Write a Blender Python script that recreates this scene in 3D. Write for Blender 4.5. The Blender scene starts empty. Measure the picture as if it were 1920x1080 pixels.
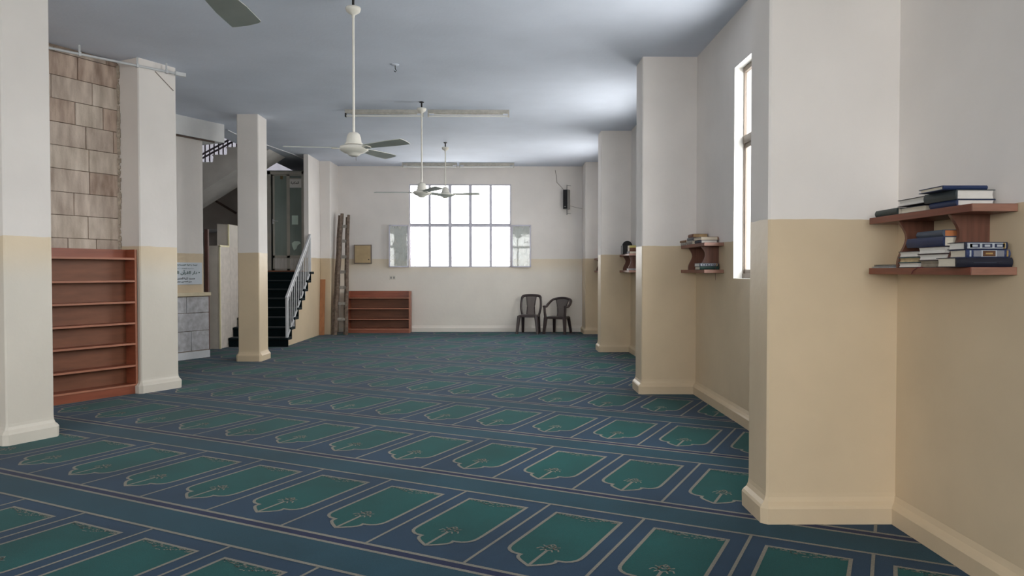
import bpy, bmesh, math, random
from mathutils import Vector, Matrix
random.seed(7)
PI = math.pi
S = bpy.context.scene
C = S.collection

# ------------------------------------------------------------------ camera
FPX, CAMH = 1404.0, 1.45
PITCH, YAW = math.atan(31 / FPX), math.atan(12 / FPX)
cd = bpy.data.cameras.new('camera'); cam = bpy.data.objects.new('camera', cd); C.objects.link(cam)
cd.sensor_width = 36; cd.lens = FPX / 1920 * 36; cd.clip_start = .05; cd.clip_end = 200
cam.location = (0, 0, CAMH); cam.rotation_euler = (PI / 2 - PITCH, 0, -YAW)
S.camera = cam
# ------------------------------------------------------------------ light: bright overcast daylight through the windows
w = bpy.data.worlds.new('World'); S.world = w; w.use_nodes = True
bg = w.node_tree.nodes['Background']; bg.inputs[0].default_value = (1.0, .985, .97, 1); bg.inputs[1].default_value = 9.0
# overcast sky above the horizon, duller ground below it
_nt = w.node_tree; _tc = _nt.nodes.new('ShaderNodeTexCoord'); _sp = _nt.nodes.new('ShaderNodeSeparateXYZ'); _mr = _nt.nodes.new('ShaderNodeMapRange'); _mx = _nt.nodes.new('ShaderNodeMix')
_mx.data_type = 'RGBA'; _nt.links.new(_tc.outputs['Generated'], _sp.inputs[0]); _nt.links.new(_sp.outputs['Z'], _mr.inputs[0]); _mr.inputs[1].default_value = -.08; _mr.inputs[2].default_value = .08
_mx.inputs['A'].default_value = (.75, .735, .71, 1); _mx.inputs['B'].default_value = (1.0, .985, .97, 1); _nt.links.new(_mr.outputs[0], _mx.inputs['Factor']); _nt.links.new(_mx.outputs['Result'], bg.inputs[0])
S.view_settings.view_transform = 'Standard'; S.view_settings.look = 'None'; S.view_settings.gamma = 1
S.view_settings.use_curve_mapping = False; S.view_settings.exposure = 0.54
S.cycles.max_bounces = 12; S.cycles.diffuse_bounces = 8; S.cycles.transparent_max_bounces = 12
S.cycles.sample_clamp_indirect = 6.0; S.cycles.caustics_reflective = False; S.cycles.caustics_refractive = False

def portal(name, loc, rot, sx, sy):
    l = bpy.data.lights.new(name, 'AREA'); l.shape = 'RECTANGLE'; l.size = sx; l.size_y = sy; l.cycles.is_portal = True
    o = bpy.data.objects.new(name, l); C.objects.link(o); o.location = loc; o.rotation_euler = rot
RX, FY, BY, CZ, SX = 2.25, 18.0, -3.0, 3.97, -5.31    # right wall, far wall, back wall, ceiling, stairwell edge
RWIN = [(5.3, 7.38), (10.0, 12.0), (14.45, 16.05)]   # daylight windows in the right wall (Y ranges)
RZ = (1.38, 3.45)
FWIN = (-2.31, .13, 1.55, 3.54)
BWIN = [(-8.7, -6.3), (-5.7, -3.5), (-2.9, -.6), (.0, 2.0)]  # unseen windows behind the camera, placed and sized for the light they give
SWIN = (-8.4, -5.0, 3.85, 6.3)
for a, b in RWIN:
    portal('daylight_portal', (RX + .33, (a + b) / 2, sum(RZ) / 2), (0, PI / 2, 0), RZ[1] - RZ[0], b - a)
portal('daylight_portal', ((FWIN[0] + FWIN[1]) / 2, FY + .34, (FWIN[2] + FWIN[3]) / 2), (-PI / 2, 0, 0), FWIN[1] - FWIN[0], FWIN[3] - FWIN[2])
for a, b in BWIN:
    portal('daylight_portal', ((a + b) / 2, BY - .34, sum(RZ) / 2), (PI / 2, 0, 0), b - a, RZ[1] - RZ[0])
portal('daylight_portal', ((SWIN[0] + SWIN[1]) / 2, 20.6, (SWIN[2] + SWIN[3]) / 2), (-PI / 2, 0, 0), SWIN[1] - SWIN[0], SWIN[3] - SWIN[2])

# ------------------------------------------------------------------ pixel -> place helpers (1920x1080)
def ray(px, py):
    d = Vector(((px - 960) / FPX, (540 - py) / FPX, -1.0))
    d.rotate(cam.rotation_euler); return d
def gnd(px, py, z=0.0):
    d = ray(px, py); t = (z - CAMH) / d.z; return Vector((d.x * t, d.y * t, z))
def atY(px, py, Y):
    d = ray(px, py); t = Y / d.y; return Vector((d.x * t, Y, CAMH + d.z * t))
def atX(px, py, X):
    d = ray(px, py); t = X / d.x; return Vector((X, d.y * t, CAMH + d.z * t))

# ------------------------------------------------------------------ materials
def lin(c):
    return tuple(((v / 255) / 12.92 if v / 255 <= .04045 else ((v / 255 + .055) / 1.055) ** 2.4) for v in c) + (1,)
def nd(nt, t, **kw):
    n = nt.nodes.new(t)
    for k, v in kw.items(): setattr(n, k, v)
    return n
MATS = {}
def mat(name, rgb, rough=.6, var=.12, scale=8, bump=0.0, bscale=60, metal=0.0, stretch=None, spec=.4, coat=0, dark=None):
    if name in MATS: return MATS[name]
    m = bpy.data.materials.new(name); m.use_nodes = True; nt = m.node_tree; L = nt.links
    b = nt.nodes['Principled BSDF']
    b.inputs['Roughness'].default_value = rough; b.inputs['Metallic'].default_value = metal
    b.inputs['Specular IOR Level'].default_value = spec; b.inputs['Coat Weight'].default_value = coat
    tc = nd(nt, 'ShaderNodeTexCoord'); mp = nd(nt, 'ShaderNodeMapping'); L.new(tc.outputs['Object'], mp.inputs[0])
    if stretch: mp.inputs['Scale'].default_value = stretch
    no = nd(nt, 'ShaderNodeTexNoise'); no.inputs['Scale'].default_value = scale; no.inputs['Detail'].default_value = 6
    L.new(mp.outputs[0], no.inputs['Vector'])
    r = nd(nt, 'ShaderNodeValToRGB'); c = lin(rgb)
    c2 = lin(dark) if dark else tuple(v * (1 - var * 2) for v in c[:3]) + (1,)
    r.color_ramp.elements[0].position = .3; r.color_ramp.elements[1].position = .7
    r.color_ramp.elements[0].color = c2; r.color_ramp.elements[1].color = tuple(min(1, v * (1 + var * .5)) for v in c[:3]) + (1,)
    L.new(no.outputs[0], r.inputs[0]); L.new(r.outputs[0], b.inputs['Base Color'])
    if bump:
        n2 = nd(nt, 'ShaderNodeTexNoise'); n2.inputs['Scale'].default_value = bscale; n2.inputs['Detail'].default_value = 5
        L.new(tc.outputs['Object'], n2.inputs['Vector'])
        bp = nd(nt, 'ShaderNodeBump'); bp.inputs['Strength'].default_value = bump; bp.inputs['Distance'].default_value = .01
        L.new(n2.outputs[0], bp.inputs['Height']); L.new(bp.outputs[0], b.inputs['Normal'])
    MATS[name] = m; return m

def wall_paint(name, split=1.75, upper=(232, 226, 221), lower=(212, 192, 162), pale=None):
    """white plaster above, cream oil paint below a wavy line at `split` metres"""
    m = bpy.data.materials.new(name); m.use_nodes = True; nt = m.node_tree; L = nt.links; b = nt.nodes['Principled BSDF']
    g = nd(nt, 'ShaderNodeNewGeometry'); sp = nd(nt, 'ShaderNodeSeparateXYZ'); L.new(g.outputs['Position'], sp.inputs[0])
    n1 = nd(nt, 'ShaderNodeTexNoise'); n1.inputs['Scale'].default_value = 5; L.new(g.outputs['Position'], n1.inputs['Vector'])
    ma = nd(nt, 'ShaderNodeMath', operation='MULTIPLY_ADD'); L.new(n1.outputs[0], ma.inputs[0]); ma.inputs[1].default_value = .02; L.new(sp.outputs['Z'], ma.inputs[2])
    gt = nd(nt, 'ShaderNodeMath', operation='GREATER_THAN'); L.new(ma.outputs[0], gt.inputs[0]); gt.inputs[1].default_value = split + .01
    n2 = nd(nt, 'ShaderNodeTexNoise'); n2.inputs['Scale'].default_value = 1.7; n2.inputs['Detail'].default_value = 7; L.new(g.outputs['Position'], n2.inputs['Vector'])
    def tone(c, k):
        r = nd(nt, 'ShaderNodeValToRGB'); a = lin(c); r.color_ramp.elements[0].position = .3; r.color_ramp.elements[1].position = .65
        r.color_ramp.elements[0].color = tuple(v * k for v in a[:3]) + (1,); r.color_ramp.elements[1].color = a
        L.new(n2.outputs[0], r.inputs[0]); return r
    u, l = tone(upper, .93), tone(lower, .90)
    lo_out = l.outputs[0]
    if pale:                     # the cream coat blends to a paler tone lower down
        pl = tone(pale, .94); mr = nd(nt, 'ShaderNodeMapRange', interpolation_type='SMOOTHSTEP'); L.new(ma.outputs[0], mr.inputs[0]); mr.inputs[1].default_value = split - .42; mr.inputs[2].default_value = split - .02
        m3 = nd(nt, 'ShaderNodeMix', data_type='RGBA'); L.new(mr.outputs[0], m3.inputs['Factor']); L.new(pl.outputs[0], m3.inputs['A']); L.new(lo_out, m3.inputs['B']); lo_out = m3.outputs['Result']
    mx = nd(nt, 'ShaderNodeMix', data_type='RGBA'); L.new(gt.outputs[0], mx.inputs['Factor']); L.new(lo_out, mx.inputs['A']); L.new(u.outputs[0], mx.inputs['B'])
    L.new(mx.outputs['Result'], b.inputs['Base Color'])
    rm = nd(nt, 'ShaderNodeMapRange'); L.new(gt.outputs[0], rm.inputs[0]); rm.inputs[3].default_value = .42; rm.inputs[4].default_value = .85; L.new(rm.outputs[0], b.inputs['Roughness'])
    b.inputs['Specular IOR Level'].default_value = .3
    n3 = nd(nt, 'ShaderNodeTexNoise'); n3.inputs['Scale'].default_value = 14; n3.inputs['Detail'].default_value = 8; L.new(g.outputs['Position'], n3.inputs['Vector'])
    bp = nd(nt, 'ShaderNodeBump'); bp.inputs['Strength'].default_value = .16; bp.inputs['Distance'].default_value = .012
    L.new(n3.outputs[0], bp.inputs['Height']); L.new(bp.outputs[0], b.inputs['Normal']); return m
PAINT = wall_paint('two_tone_plaster')
PAINTL = wall_paint('two_tone_plaster_pale_base', lower=(224, 206, 178), pale=(216, 209, 197))
PAINTF = wall_paint('two_tone_plaster_end_wall', lower=(228, 214, 192), pale=(230, 223, 213))
CEIL = mat('ceiling_plaster', (214, 221, 235), .9, .04, 1.2, .15, 25)
REVEAL = mat('reveal_plaster', (230, 228, 224), .9, .04, 3)
BEAMW = mat('beam_plaster', (222, 222, 222), .9, .05, 2, .15, 25)
def carpet(name, rgb, hatch=None):
    m = bpy.data.materials.new(name); m.use_nodes = True; nt = m.node_tree; L = nt.links; b = nt.nodes['Principled BSDF']
    g = nd(nt, 'ShaderNodeNewGeometry')
    n1 = nd(nt, 'ShaderNodeTexNoise'); n1.inputs['Scale'].default_value = 1.4; n1.inputs['Detail'].default_value = 6; L.new(g.outputs['Position'], n1.inputs['Vector'])
    n2 = nd(nt, 'ShaderNodeTexNoise'); n2.inputs['Scale'].default_value = 260; n2.inputs['Detail'].default_value = 2; L.new(g.outputs['Position'], n2.inputs['Vector'])
    ad = nd(nt, 'ShaderNodeMath', operation='ADD'); L.new(n1.outputs[0], ad.inputs[0]); L.new(n2.outputs[0], ad.inputs[1])
    r = nd(nt, 'ShaderNodeValToRGB'); c = tuple(v * .60 for v in lin(rgb)[:3]); r.color_ramp.elements[0].position = .38; r.color_ramp.elements[1].position = .62
    hf = nd(nt, 'ShaderNodeMath', operation='MULTIPLY'); L.new(ad.outputs[0], hf.inputs[0]); hf.inputs[1].default_value = .5; L.new(hf.outputs[0], r.inputs[0])
    r.color_ramp.elements[0].color = tuple(v * .72 for v in c[:3]) + (1,); r.color_ramp.elements[1].color = tuple(v * 1.15 for v in c[:3]) + (1,)
    col = r.outputs[0]
    if hatch:                      # woven dashes of the tan outline yarn
        mp = nd(nt, 'ShaderNodeMapping'); mp.inputs['Rotation'].default_value = (0, 0, math.radians(27.5 + 38)); L.new(g.outputs['Position'], mp.inputs[0])
        wv = nd(nt, 'ShaderNodeTexWave'); wv.inputs['Scale'].default_value = 28; L.new(mp.outputs[0], wv.inputs['Vector'])
        mr = nd(nt, 'ShaderNodeMapRange'); L.new(wv.outputs[0], mr.inputs[0]); mr.inputs[1].default_value = .1; mr.inputs[2].default_value = .35; mr.inputs[3].default_value = .35; mr.inputs[4].default_value = 1
        mx = nd(nt, 'ShaderNodeMix', data_type='RGBA'); L.new(mr.outputs[0], mx.inputs['Factor']); mx.inputs['A'].default_value = lin(hatch); L.new(col, mx.inputs['B']); col = mx.outputs['Result']
    L.new(col, b.inputs['Base Color']); b.inputs['Roughness'].default_value = .95; b.inputs['Specular IOR Level'].default_value = .12
    b.inputs['Sheen Weight'].default_value = .07; b.inputs['Sheen Roughness'].default_value = .4
    bp = nd(nt, 'ShaderNodeBump'); bp.inputs['Strength'].default_value = .3; bp.inputs['Distance'].default_value = .004
    L.new(n2.outputs[0], bp.inputs['Height']); L.new(bp.outputs[0], b.inputs['Normal']); return m
K_BLUE = carpet('carpet_blue', (46, 79, 107)); K_TEAL = carpet('carpet_teal', (38, 86, 104)); K_GREEN = carpet('carpet_green', (17, 100, 99))
K_NAVY = carpet('carpet_navy', (40, 52, 92)); K_TAN = carpet('carpet_tan', (176, 168, 150), (70, 90, 105))
STAIRC = carpet('stair_carpet', (16, 32, 36)); STAIRT = carpet('stair_carpet_line', (22, 42, 46))
WOOD = mat('shelf_wood', (128, 70, 52), .45, .16, 3, stretch=(1, 1, 14), spec=.5)
WOODD = mat('bracket_wood', (112, 72, 58), .4, .18, 4, stretch=(10, 10, 1), spec=.5)
WOODE = mat('shelf_edge_wood', (150, 108, 92), .4, .15, 4, stretch=(2, 2, 12), spec=.5)
CASE = mat('bookcase_veneer', (150, 82, 58), .38, .12, 2.5, stretch=(1, 1, 9), spec=.5)
CASEB = mat('bookcase_back', (132, 84, 60), .5, .12, 2.5, stretch=(1, 1, 6))
CASEE = mat('bookcase_edge', (178, 118, 92), .45, .1, 3)
STONE = mat('stone_block', (206, 191, 178), .9, .2, 3, .6, 45, stretch=(4, 4, 1), dark=(172, 155, 142))
STONE2 = mat('stone_block_stained', (198, 178, 163), .9, .2, 3, .6, 45, stretch=(4, 4, 1), dark=(150, 128, 114))
STONE3 = mat('stone_block_pale', (212, 198, 185), .9, .2, 3, .6, 45, stretch=(4, 4, 1), dark=(180, 165, 150))
MORTAR = mat('mortar', (152, 136, 122), .95, .2, 12, .5, 50)
LIME = mat('limestone_tile', (196, 196, 200), .7, .1, 12, .25, 50, dark=(164, 162, 164))
LIME2 = mat('stair_tile', (206, 196, 186), .6, .08, 9, .15, 50)
WHITEM = mat('white_metal', (214, 214, 216), .4, .06, 6)
WINF = mat('grey_window_paint', (204, 202, 214), .45, .06, 6)
FANW = mat('fan_enamel', (226, 222, 212), .35, .05, 6)
FANB = mat('fan_blade', (194, 196, 188), .45, .08, 5)
ALU = mat('aluminium', (176, 172, 164), .4, .06, 6, metal=.3)
BRON = mat('bronze_aluminium', (128, 116, 106), .4, .08, 6, metal=.3)
DARKM = mat('dark_metal', (40, 38, 40), .5, .1, 10)
PLAST = mat('chair_plastic', (58, 46, 46), .35, .06, 6, spec=.5)
PLASTP = mat('chair_panel', (104, 96, 92), .5, .1, 90, .3, 160)
BLACKP = mat('black_plastic', (24, 22, 26), .45, .1, 10)
GREYP = mat('grey_plastic', (150, 148, 144), .55, .06, 10)
CREAMP = mat('cream_plastic', (222, 216, 204), .4, .04, 10)
PAGES = mat('book_pages', (222, 212, 194), .8, .06, 30, .2, 300, stretch=(1, 1, 30))
PAGESW = mat('book_pages_white', (226, 222, 216), .8, .05, 30, .2, 300, stretch=(1, 1, 30))
PLY = mat('cabinet_board', (190, 166, 128), .6, .06, 6)
OLDW = mat('ladder_wood', (132, 116, 104), .8, .25, 18, .4, 50, dark=(92, 78, 68))
RUNG = mat('ladder_rung', (164, 158, 150), .8, .2, 22, .3, 50)
PLANK = mat('brown_plank', (178, 122, 84), .7, .12, 6, stretch=(6, 6, 1))
BRNP = mat('gap_brown', (96, 66, 60), .6, .12, 6)
SIGNW = mat('sign_white', (205, 212, 220), .5, .03, 4)
INKG = mat('ink_green', (40, 84, 76), .6, .05, 10); INKB = mat('ink_black', (26, 24, 28), .6, .05, 10)
PAPER = mat('paper', (206, 226, 216), .7, .05, 10); PIPE = mat('conduit_white', (208, 210, 212), .45, .05, 10)
RUST = mat('rusty_pipe', (104, 84, 74), .6, .15, 10)
TUBE = mat('lamp_tube', (226, 226, 222), .25, .02, 5); FIX = mat('lamp_batten', (188, 184, 176), .5, .12, 14)
RIBB = mat('ribbon_maroon', (96, 30, 46), .6, .1, 10)
def glass(name, tint=(1, 1, 1), gl=.08, diff=0.0, dcol=(.5, .55, .52)):
    m = bpy.data.materials.new(name); m.use_nodes = True; nt = m.node_tree; L = nt.links; nt.nodes.remove(nt.nodes['Principled BSDF'])
    t = nd(nt, 'ShaderNodeBsdfTransparent'); t.inputs[0].default_value = (*tint, 1); g = nd(nt, 'ShaderNodeBsdfGlossy'); g.inputs['Roughness'].default_value = .02
    lw = nd(nt, 'ShaderNodeLayerWeight'); lw.inputs[0].default_value = .5; pw = nd(nt, 'ShaderNodeMath', operation='POWER'); L.new(lw.outputs['Facing'], pw.inputs[0]); pw.inputs[1].default_value = 5
    fr_ = nd(nt, 'ShaderNodeMath', operation='MULTIPLY_ADD'); L.new(pw.outputs[0], fr_.inputs[0]); fr_.inputs[1].default_value = .9; fr_.inputs[2].default_value = .04; mx = nd(nt, 'ShaderNodeMixShader'); L.new(fr_.outputs[0], mx.inputs[0])
    base = t.outputs[0]
    if diff:
        n = nd(nt, 'ShaderNodeTexNoise'); n.inputs['Scale'].default_value = 3
        d = nd(nt, 'ShaderNodeBsdfDiffuse'); d.inputs[0].default_value = (*dcol, 1); m2 = nd(nt, 'ShaderNodeMixShader')
        ma = nd(nt, 'ShaderNodeMath', operation='MULTIPLY_ADD'); L.new(n.outputs[0], ma.inputs[0]); ma.inputs[1].default_value = .2; ma.inputs[2].default_value = diff - .1
        L.new(ma.outputs[0], m2.inputs[0]); L.new(t.outputs[0], m2.inputs[1]); L.new(d.outputs[0], m2.inputs[2]); base = m2.outputs[0]
    L.new(base, mx.inputs[1]); L.new(g.outputs[0], mx.inputs[2]); L.new(mx.outputs[0], nt.nodes['Material Output'].inputs[0]); return m
GLASS = glass('window_glass', (.97, .98, .98)); GLASSF = glass('door_glass', (.8, .88, .84), diff=.7, dcol=(.30, .36, .335))
GLASSS = glass('sash_glass', (.97, .98, .97), diff=.3, dcol=(.74, .79, .78))

# ------------------------------------------------------------------ mesh helpers
class MB:
    def __init__(s): s.v = []; s.f = []; s.mi = []; s.cur = 0; s.sm = []
    def add(s, vs, fs, smooth=False):
        o = len(s.v); s.v += [tuple(p) for p in vs]
        for q in fs: s.f.append([i + o for i in q]); s.mi.append(s.cur); s.sm.append(smooth)
        return s
    def box(s, a, b):
        x0, y0, z0 = a; x1, y1, z1 = b
        x0, x1 = sorted((x0, x1)); y0, y1 = sorted((y0, y1)); z0, z1 = sorted((z0, z1))
        return s.add([(x0, y0, z0), (x1, y0, z0), (x1, y1, z0), (x0, y1, z0), (x0, y0, z1), (x1, y0, z1), (x1, y1, z1), (x0, y1, z1)],
                     [(0, 3, 2, 1), (4, 5, 6, 7), (0, 1, 5, 4), (1, 2, 6, 5), (2, 3, 7, 6), (3, 0, 4, 7)])
    def bar(s, p, q, wx, wy, up=(0, 0, 1)):
        p, q = Vector(p), Vector(q); d = (q - p).normalized(); u = Vector(up)
        if abs(d.dot(u)) > .95: u = Vector((0, 1, 0))
        a = d.cross(u).normalized() * wx / 2; b = a.cross(d).normalized() * wy / 2
        vs = [p - a - b, p + a - b, p + a + b, p - a + b, q - a - b, q + a - b, q + a + b, q - a + b]
        return s.add(vs, [(0, 3, 2, 1), (4, 5, 6, 7), (0, 1, 5, 4), (1, 2, 6, 5), (2, 3, 7, 6), (3, 0, 4, 7)])
    def prism(s, poly, z0, z1, T=lambda x, y, z: (x, y, z)):
        n = len(poly); vs = [T(x, y, z0) for x, y in poly] + [T(x, y, z1) for x, y in poly]
        return s.add(vs, [tuple(range(n))[::-1], tuple(range(n, 2 * n))] + [(i, (i + 1) % n, (i + 1) % n + n, i + n) for i in range(n)])
    def rings(s, rs, cap=True, smooth=True):
        n = len(rs[0]); vs = [p for r in rs for p in r]; fs = []
        for k in range(len(rs) - 1):
            for i in range(n): fs.append((k * n + i, k * n + (i + 1) % n, (k + 1) * n + (i + 1) % n, (k + 1) * n + i))
        s.add(vs, fs, smooth)
        if cap: s.add(list(rs[0]), [tuple(range(n))[::-1]]); s.add(list(rs[-1]), [tuple(range(n))])
        return s
    def tube(s, path, r, n=8, ry=None, up=(0, 0, 1)):
        path = [Vector(p) for p in path]; rs = []; N = len(path)
        for k, p in enumerate(path):
            d = (path[min(k + 1, N - 1)] - path[max(k - 1, 0)]).normalized(); u = Vector(up)
            if abs(d.dot(u)) > .97: u = Vector((0, 1, 0)) if abs(d.y) < .9 else Vector((1, 0, 0))
            a = d.cross(u).normalized(); b = a.cross(d).normalized()
            rr = r[k] if isinstance(r, (list, tuple)) else r; r2 = ry if ry else rr
            if isinstance(r2, (list, tuple)): r2 = r2[k]
            rs.append([p + a * rr * math.cos(2 * PI * i / n) + b * r2 * math.sin(2 * PI * i / n) for i in range(n)])
        return s.rings(rs)
    def lathe(s, prof, c=(0, 0, 0), n=20, cap=True):
        return s.rings([[(c[0] + r * math.cos(2 * PI * i / n), c[1] + r * math.sin(2 * PI * i / n), c[2] + z) for i in range(n)] for r, z in prof], cap)
    def obj(s, name, m, parent=None, bevel=0, rep=True):
        me = bpy.data.meshes.new(name); me.from_pydata(s.v, [], s.f)
        for x in (m if isinstance(m, (list, tuple)) else [m]): me.materials.append(x)
        me.polygons.foreach_set('material_index', s.mi); me.polygons.foreach_set('use_smooth', s.sm); me.update()
        o = bpy.data.objects.new(name, me); C.objects.link(o)
        if parent: o.parent = parent
        if bevel:
            b = o.modifiers.new('bevel', 'BEVEL'); b.width = bevel; b.segments = 2; b.limit_method = 'ANGLE'
        return o
def tag(o, label=None, cat=None, group=None, kind=None):
    if label: o['label'] = label
    if cat: o['category'] = cat
    if group: o['group'] = group
    if kind: o['kind'] = kind
    return o
def empty(name, loc=(0, 0, 0), rz=0, **kw):
    o = bpy.data.objects.new(name, None); C.objects.link(o); o.location = loc; o.rotation_euler = (0, 0, rz); o.empty_display_size = .1
    return tag(o, **kw)
def copy_obj(o, parent=None):
    c = o.copy(); C.objects.link(c); c.parent = parent; return c
def copy_tree(o, parent=None):
    c = copy_obj(o, parent)
    for ch in list(o.children): copy_tree(ch, c)
    return c
def hull_wall(mb, u0, u1, z0, z1, holes, T, thick):
    """a wall slab u0..u1 x z0..z1 with rectangular holes (a,b,c,d) = u,u,z,z ; T(u, depth, z)"""
    us = sorted({u0, u1, *[h[0] for h in holes], *[h[1] for h in holes]}); zs = sorted({z0, z1, *[h[2] for h in holes], *[h[3] for h in holes]})
    solid = {}
    for i in range(len(us) - 1):
        for j in range(len(zs) - 1):
            cu, cz = (us[i] + us[i + 1]) / 2, (zs[j] + zs[j + 1]) / 2
            solid[i, j] = not any(h[0] < cu < h[1] and h[2] < cz < h[3] for h in holes)
    for (i, j), v in solid.items():
        if not v: continue
        a, b, c, d = us[i], us[i + 1], zs[j], zs[j + 1]
        for dp in (0, thick): mb.add([T(a, dp, c), T(b, dp, c), T(b, dp, d), T(a, dp, d)], [(0, 1, 2, 3)])
        for (di, dj), (p, q) in {(-1, 0): ((a, c), (a, d)), (1, 0): ((b, c), (b, d)), (0, -1): ((a, c), (b, c)), (0, 1): ((a, d), (b, d))}.items():
            if not solid.get((i + di, j + dj), False):
                mb.add([T(p[0], 0, p[1]), T(q[0], 0, q[1]), T(q[0], thick, q[1]), T(p[0], thick, p[1])], [(0, 1, 2, 3)])
    return mb
def struct(o, label, cat): return tag(o, label, cat, kind='structure')

# ------------------------------------------------------------------ the floor: woven prayer carpet
TH = math.radians(27.5); DV = Vector((math.sin(TH), math.cos(TH))); RV = Vector((math.cos(TH), -math.sin(TH)))
CU, CV, U0, V0 = .6047, 1.42, -1.892, 3.172
def offset_poly(poly, d):
    n = len(poly); out = []
    for i in range(n):
        a, b, c = Vector(poly[i - 1]), Vector(poly[i]), Vector(poly[(i + 1) % n])
        e1, e2 = (b - a).normalized(), (c - b).normalized(); n1, n2 = Vector((e1.y, -e1.x)), Vector((e2.y, -e2.x))
        k = (n1 + n2); k = k / max(.35, k.dot(n1)) if k.length > 1e-6 else n1
        out.append(tuple(b + k * d))
    return out
half = [(0, .112), (.035, .135), (.075, .165), (.100, .190), (.112, .215), (.110, .232), (.150, .238), (.180, .258), (.200, .286), (.209, .32), (.212, .38), (.212, .945)]
MATP = half + [(-x, y) for x, y in half[::-1] if x > 0]          # ccw outline of one niche
def build_carpet():
    mb = MB(); Z = [0, .0008, .0016, .0024]
    def W(u, v, z): p = RV * u + DV * v; return (p.x, p.y, z)
    x0, x1, y0, y1 = -9.2, 2.7, -3.3, 20.5
    def inside(u, v): p = RV * u + DV * v; return -8.8 < p.x < 2.6 and -3 < p.y < 18.6
    mb.add([(x0, y0, -.25), (x1, y0, -.25), (x1, y1, -.25), (x0, y1, -.25), (x0, y0, 0), (x1, y0, 0), (x1, y1, 0), (x0, y1, 0)],
           [(0, 3, 2, 1), (4, 5, 6, 7), (0, 1, 5, 4), (1, 2, 6, 5), (2, 3, 7, 6), (3, 0, 4, 7)])
    def quad(u0, u1, v0, v1, z, mi): mb.cur = mi; mb.add([W(u0, v0, z), W(u1, v0, z), W(u1, v1, z), W(u0, v1, z)], [(0, 1, 2, 3)])
    def rowspan(v):       # u range of this row within the building
        us = [u * .05 for u in range(-400, 200) if inside(u * .05, v)]
        return (us[0] - .05, us[-1] + .05) if us else None
    for r in range(-6, 14):
        vb = V0 + r * CV; sp = rowspan(vb + .6)
        if not sp: continue
        a, b = sp
        quad(a, b, vb + 1.075, vb + 1.352, Z[1], 1)                              # teal band
        quad(a, b, vb + 1.345, vb + CV - .002, Z[1], 3)                          # navy stripe
        for t0, t1 in ((-.012, .012), (1.058, 1.080), (1.335, 1.358)): quad(a, b, vb + t0, vb + t1, Z[2], 4)
        for k in range(int((a - U0) / CU) - 1, int((b - U0) / CU) + 2):
            ub = U0 + k * CU
            if not inside(ub, vb + .5): continue
            quad(ub - .0085, ub + .0085, vb + .01, vb + 1.06, Z[2], 4)
            uc = ub + CU / 2
            inn = offset_poly(MATP, -.019)
            mb.cur = 4; n = len(MATP)
            mb.add([W(uc + x, vb + y, Z[2]) for x, y in MATP] + [W(uc + x, vb + y, Z[2]) for x, y in inn], [(i, (i + 1) % n, (i + 1) % n + n, i + n) for i in range(n)])
            mb.cur = 2; mb.add([W(uc + x, vb + y, Z[1]) for x, y in inn], [tuple(range(n))])
            d = (RV * uc + DV * vb).length
            if d > 13 or (RV * uc + DV * vb).y < 1.5: continue
            mb.cur = 4
            def line(pts, wd):
                for (p, q) in zip(pts, pts[1:]):
                    e = Vector((q[0] - p[0], q[1] - p[1])).normalized(); nn = Vector((e.y, -e.x)) * wd / 2
                    mb.add([W(uc + p[0] - nn.x, vb + p[1] - nn.y, Z[3]), W(uc + p[0] + nn.x, vb + p[1] + nn.y, Z[3]), W(uc + q[0] + nn.x, vb + q[1] + nn.y, Z[3]), W(uc + q[0] - nn.x, vb + q[1] - nn.y, Z[3])], [(0, 1, 2, 3)])
            line([(0, .125), (0, .345)], .017)                                   # stem and flower of the hanging lamp motif
            line([(-.035, .335), (-.02, .36), (0, .345), (.02, .36), (.035, .335)], .008)
            line([(-.062, .352), (-.05, .378), (-.028, .372), (-.016, .395), (0, .382), (.016, .395), (.028, .372), (.05, .378), (.062, .352)], .008)
            line([(-.05, .412), (-.03, .398), (-.012, .425), (0, .405), (.012, .425), (.03, .398), (.05, .412)], .007)
            line([(-.026, .372), (-.02, .42), (0, .44), (.02, .42), (.026, .372)], .007)
            rr = random.Random(5)                                                # lace along the straight end
            for i in range(74):
                x = rr.uniform(-.185, .185); dep = .012 + .075 * max(0, 1 - abs(x) / .12) + .02 * max(0, 1 - abs(abs(x) - .15) / .05)
                y = .925 - rr.uniform(0, dep); sx = rr.uniform(.004, .010); sy = rr.uniform(.002, .004)
                mb.add([W(uc + x - sx, vb + y - sy, Z[3]), W(uc + x + sx, vb + y - sy, Z[3]), W(uc + x + sx * .6, vb + y + sy, Z[3]), W(uc + x - sx * .6, vb + y + sy, Z[3])], [(0, 1, 2, 3)])
    return struct(mb.obj('floor', [K_BLUE, K_TEAL, K_GREEN, K_NAVY, K_TAN]), 'blue and green prayer carpet with rows of woven niches covering the floor', 'carpet')
build_carpet()

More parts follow.
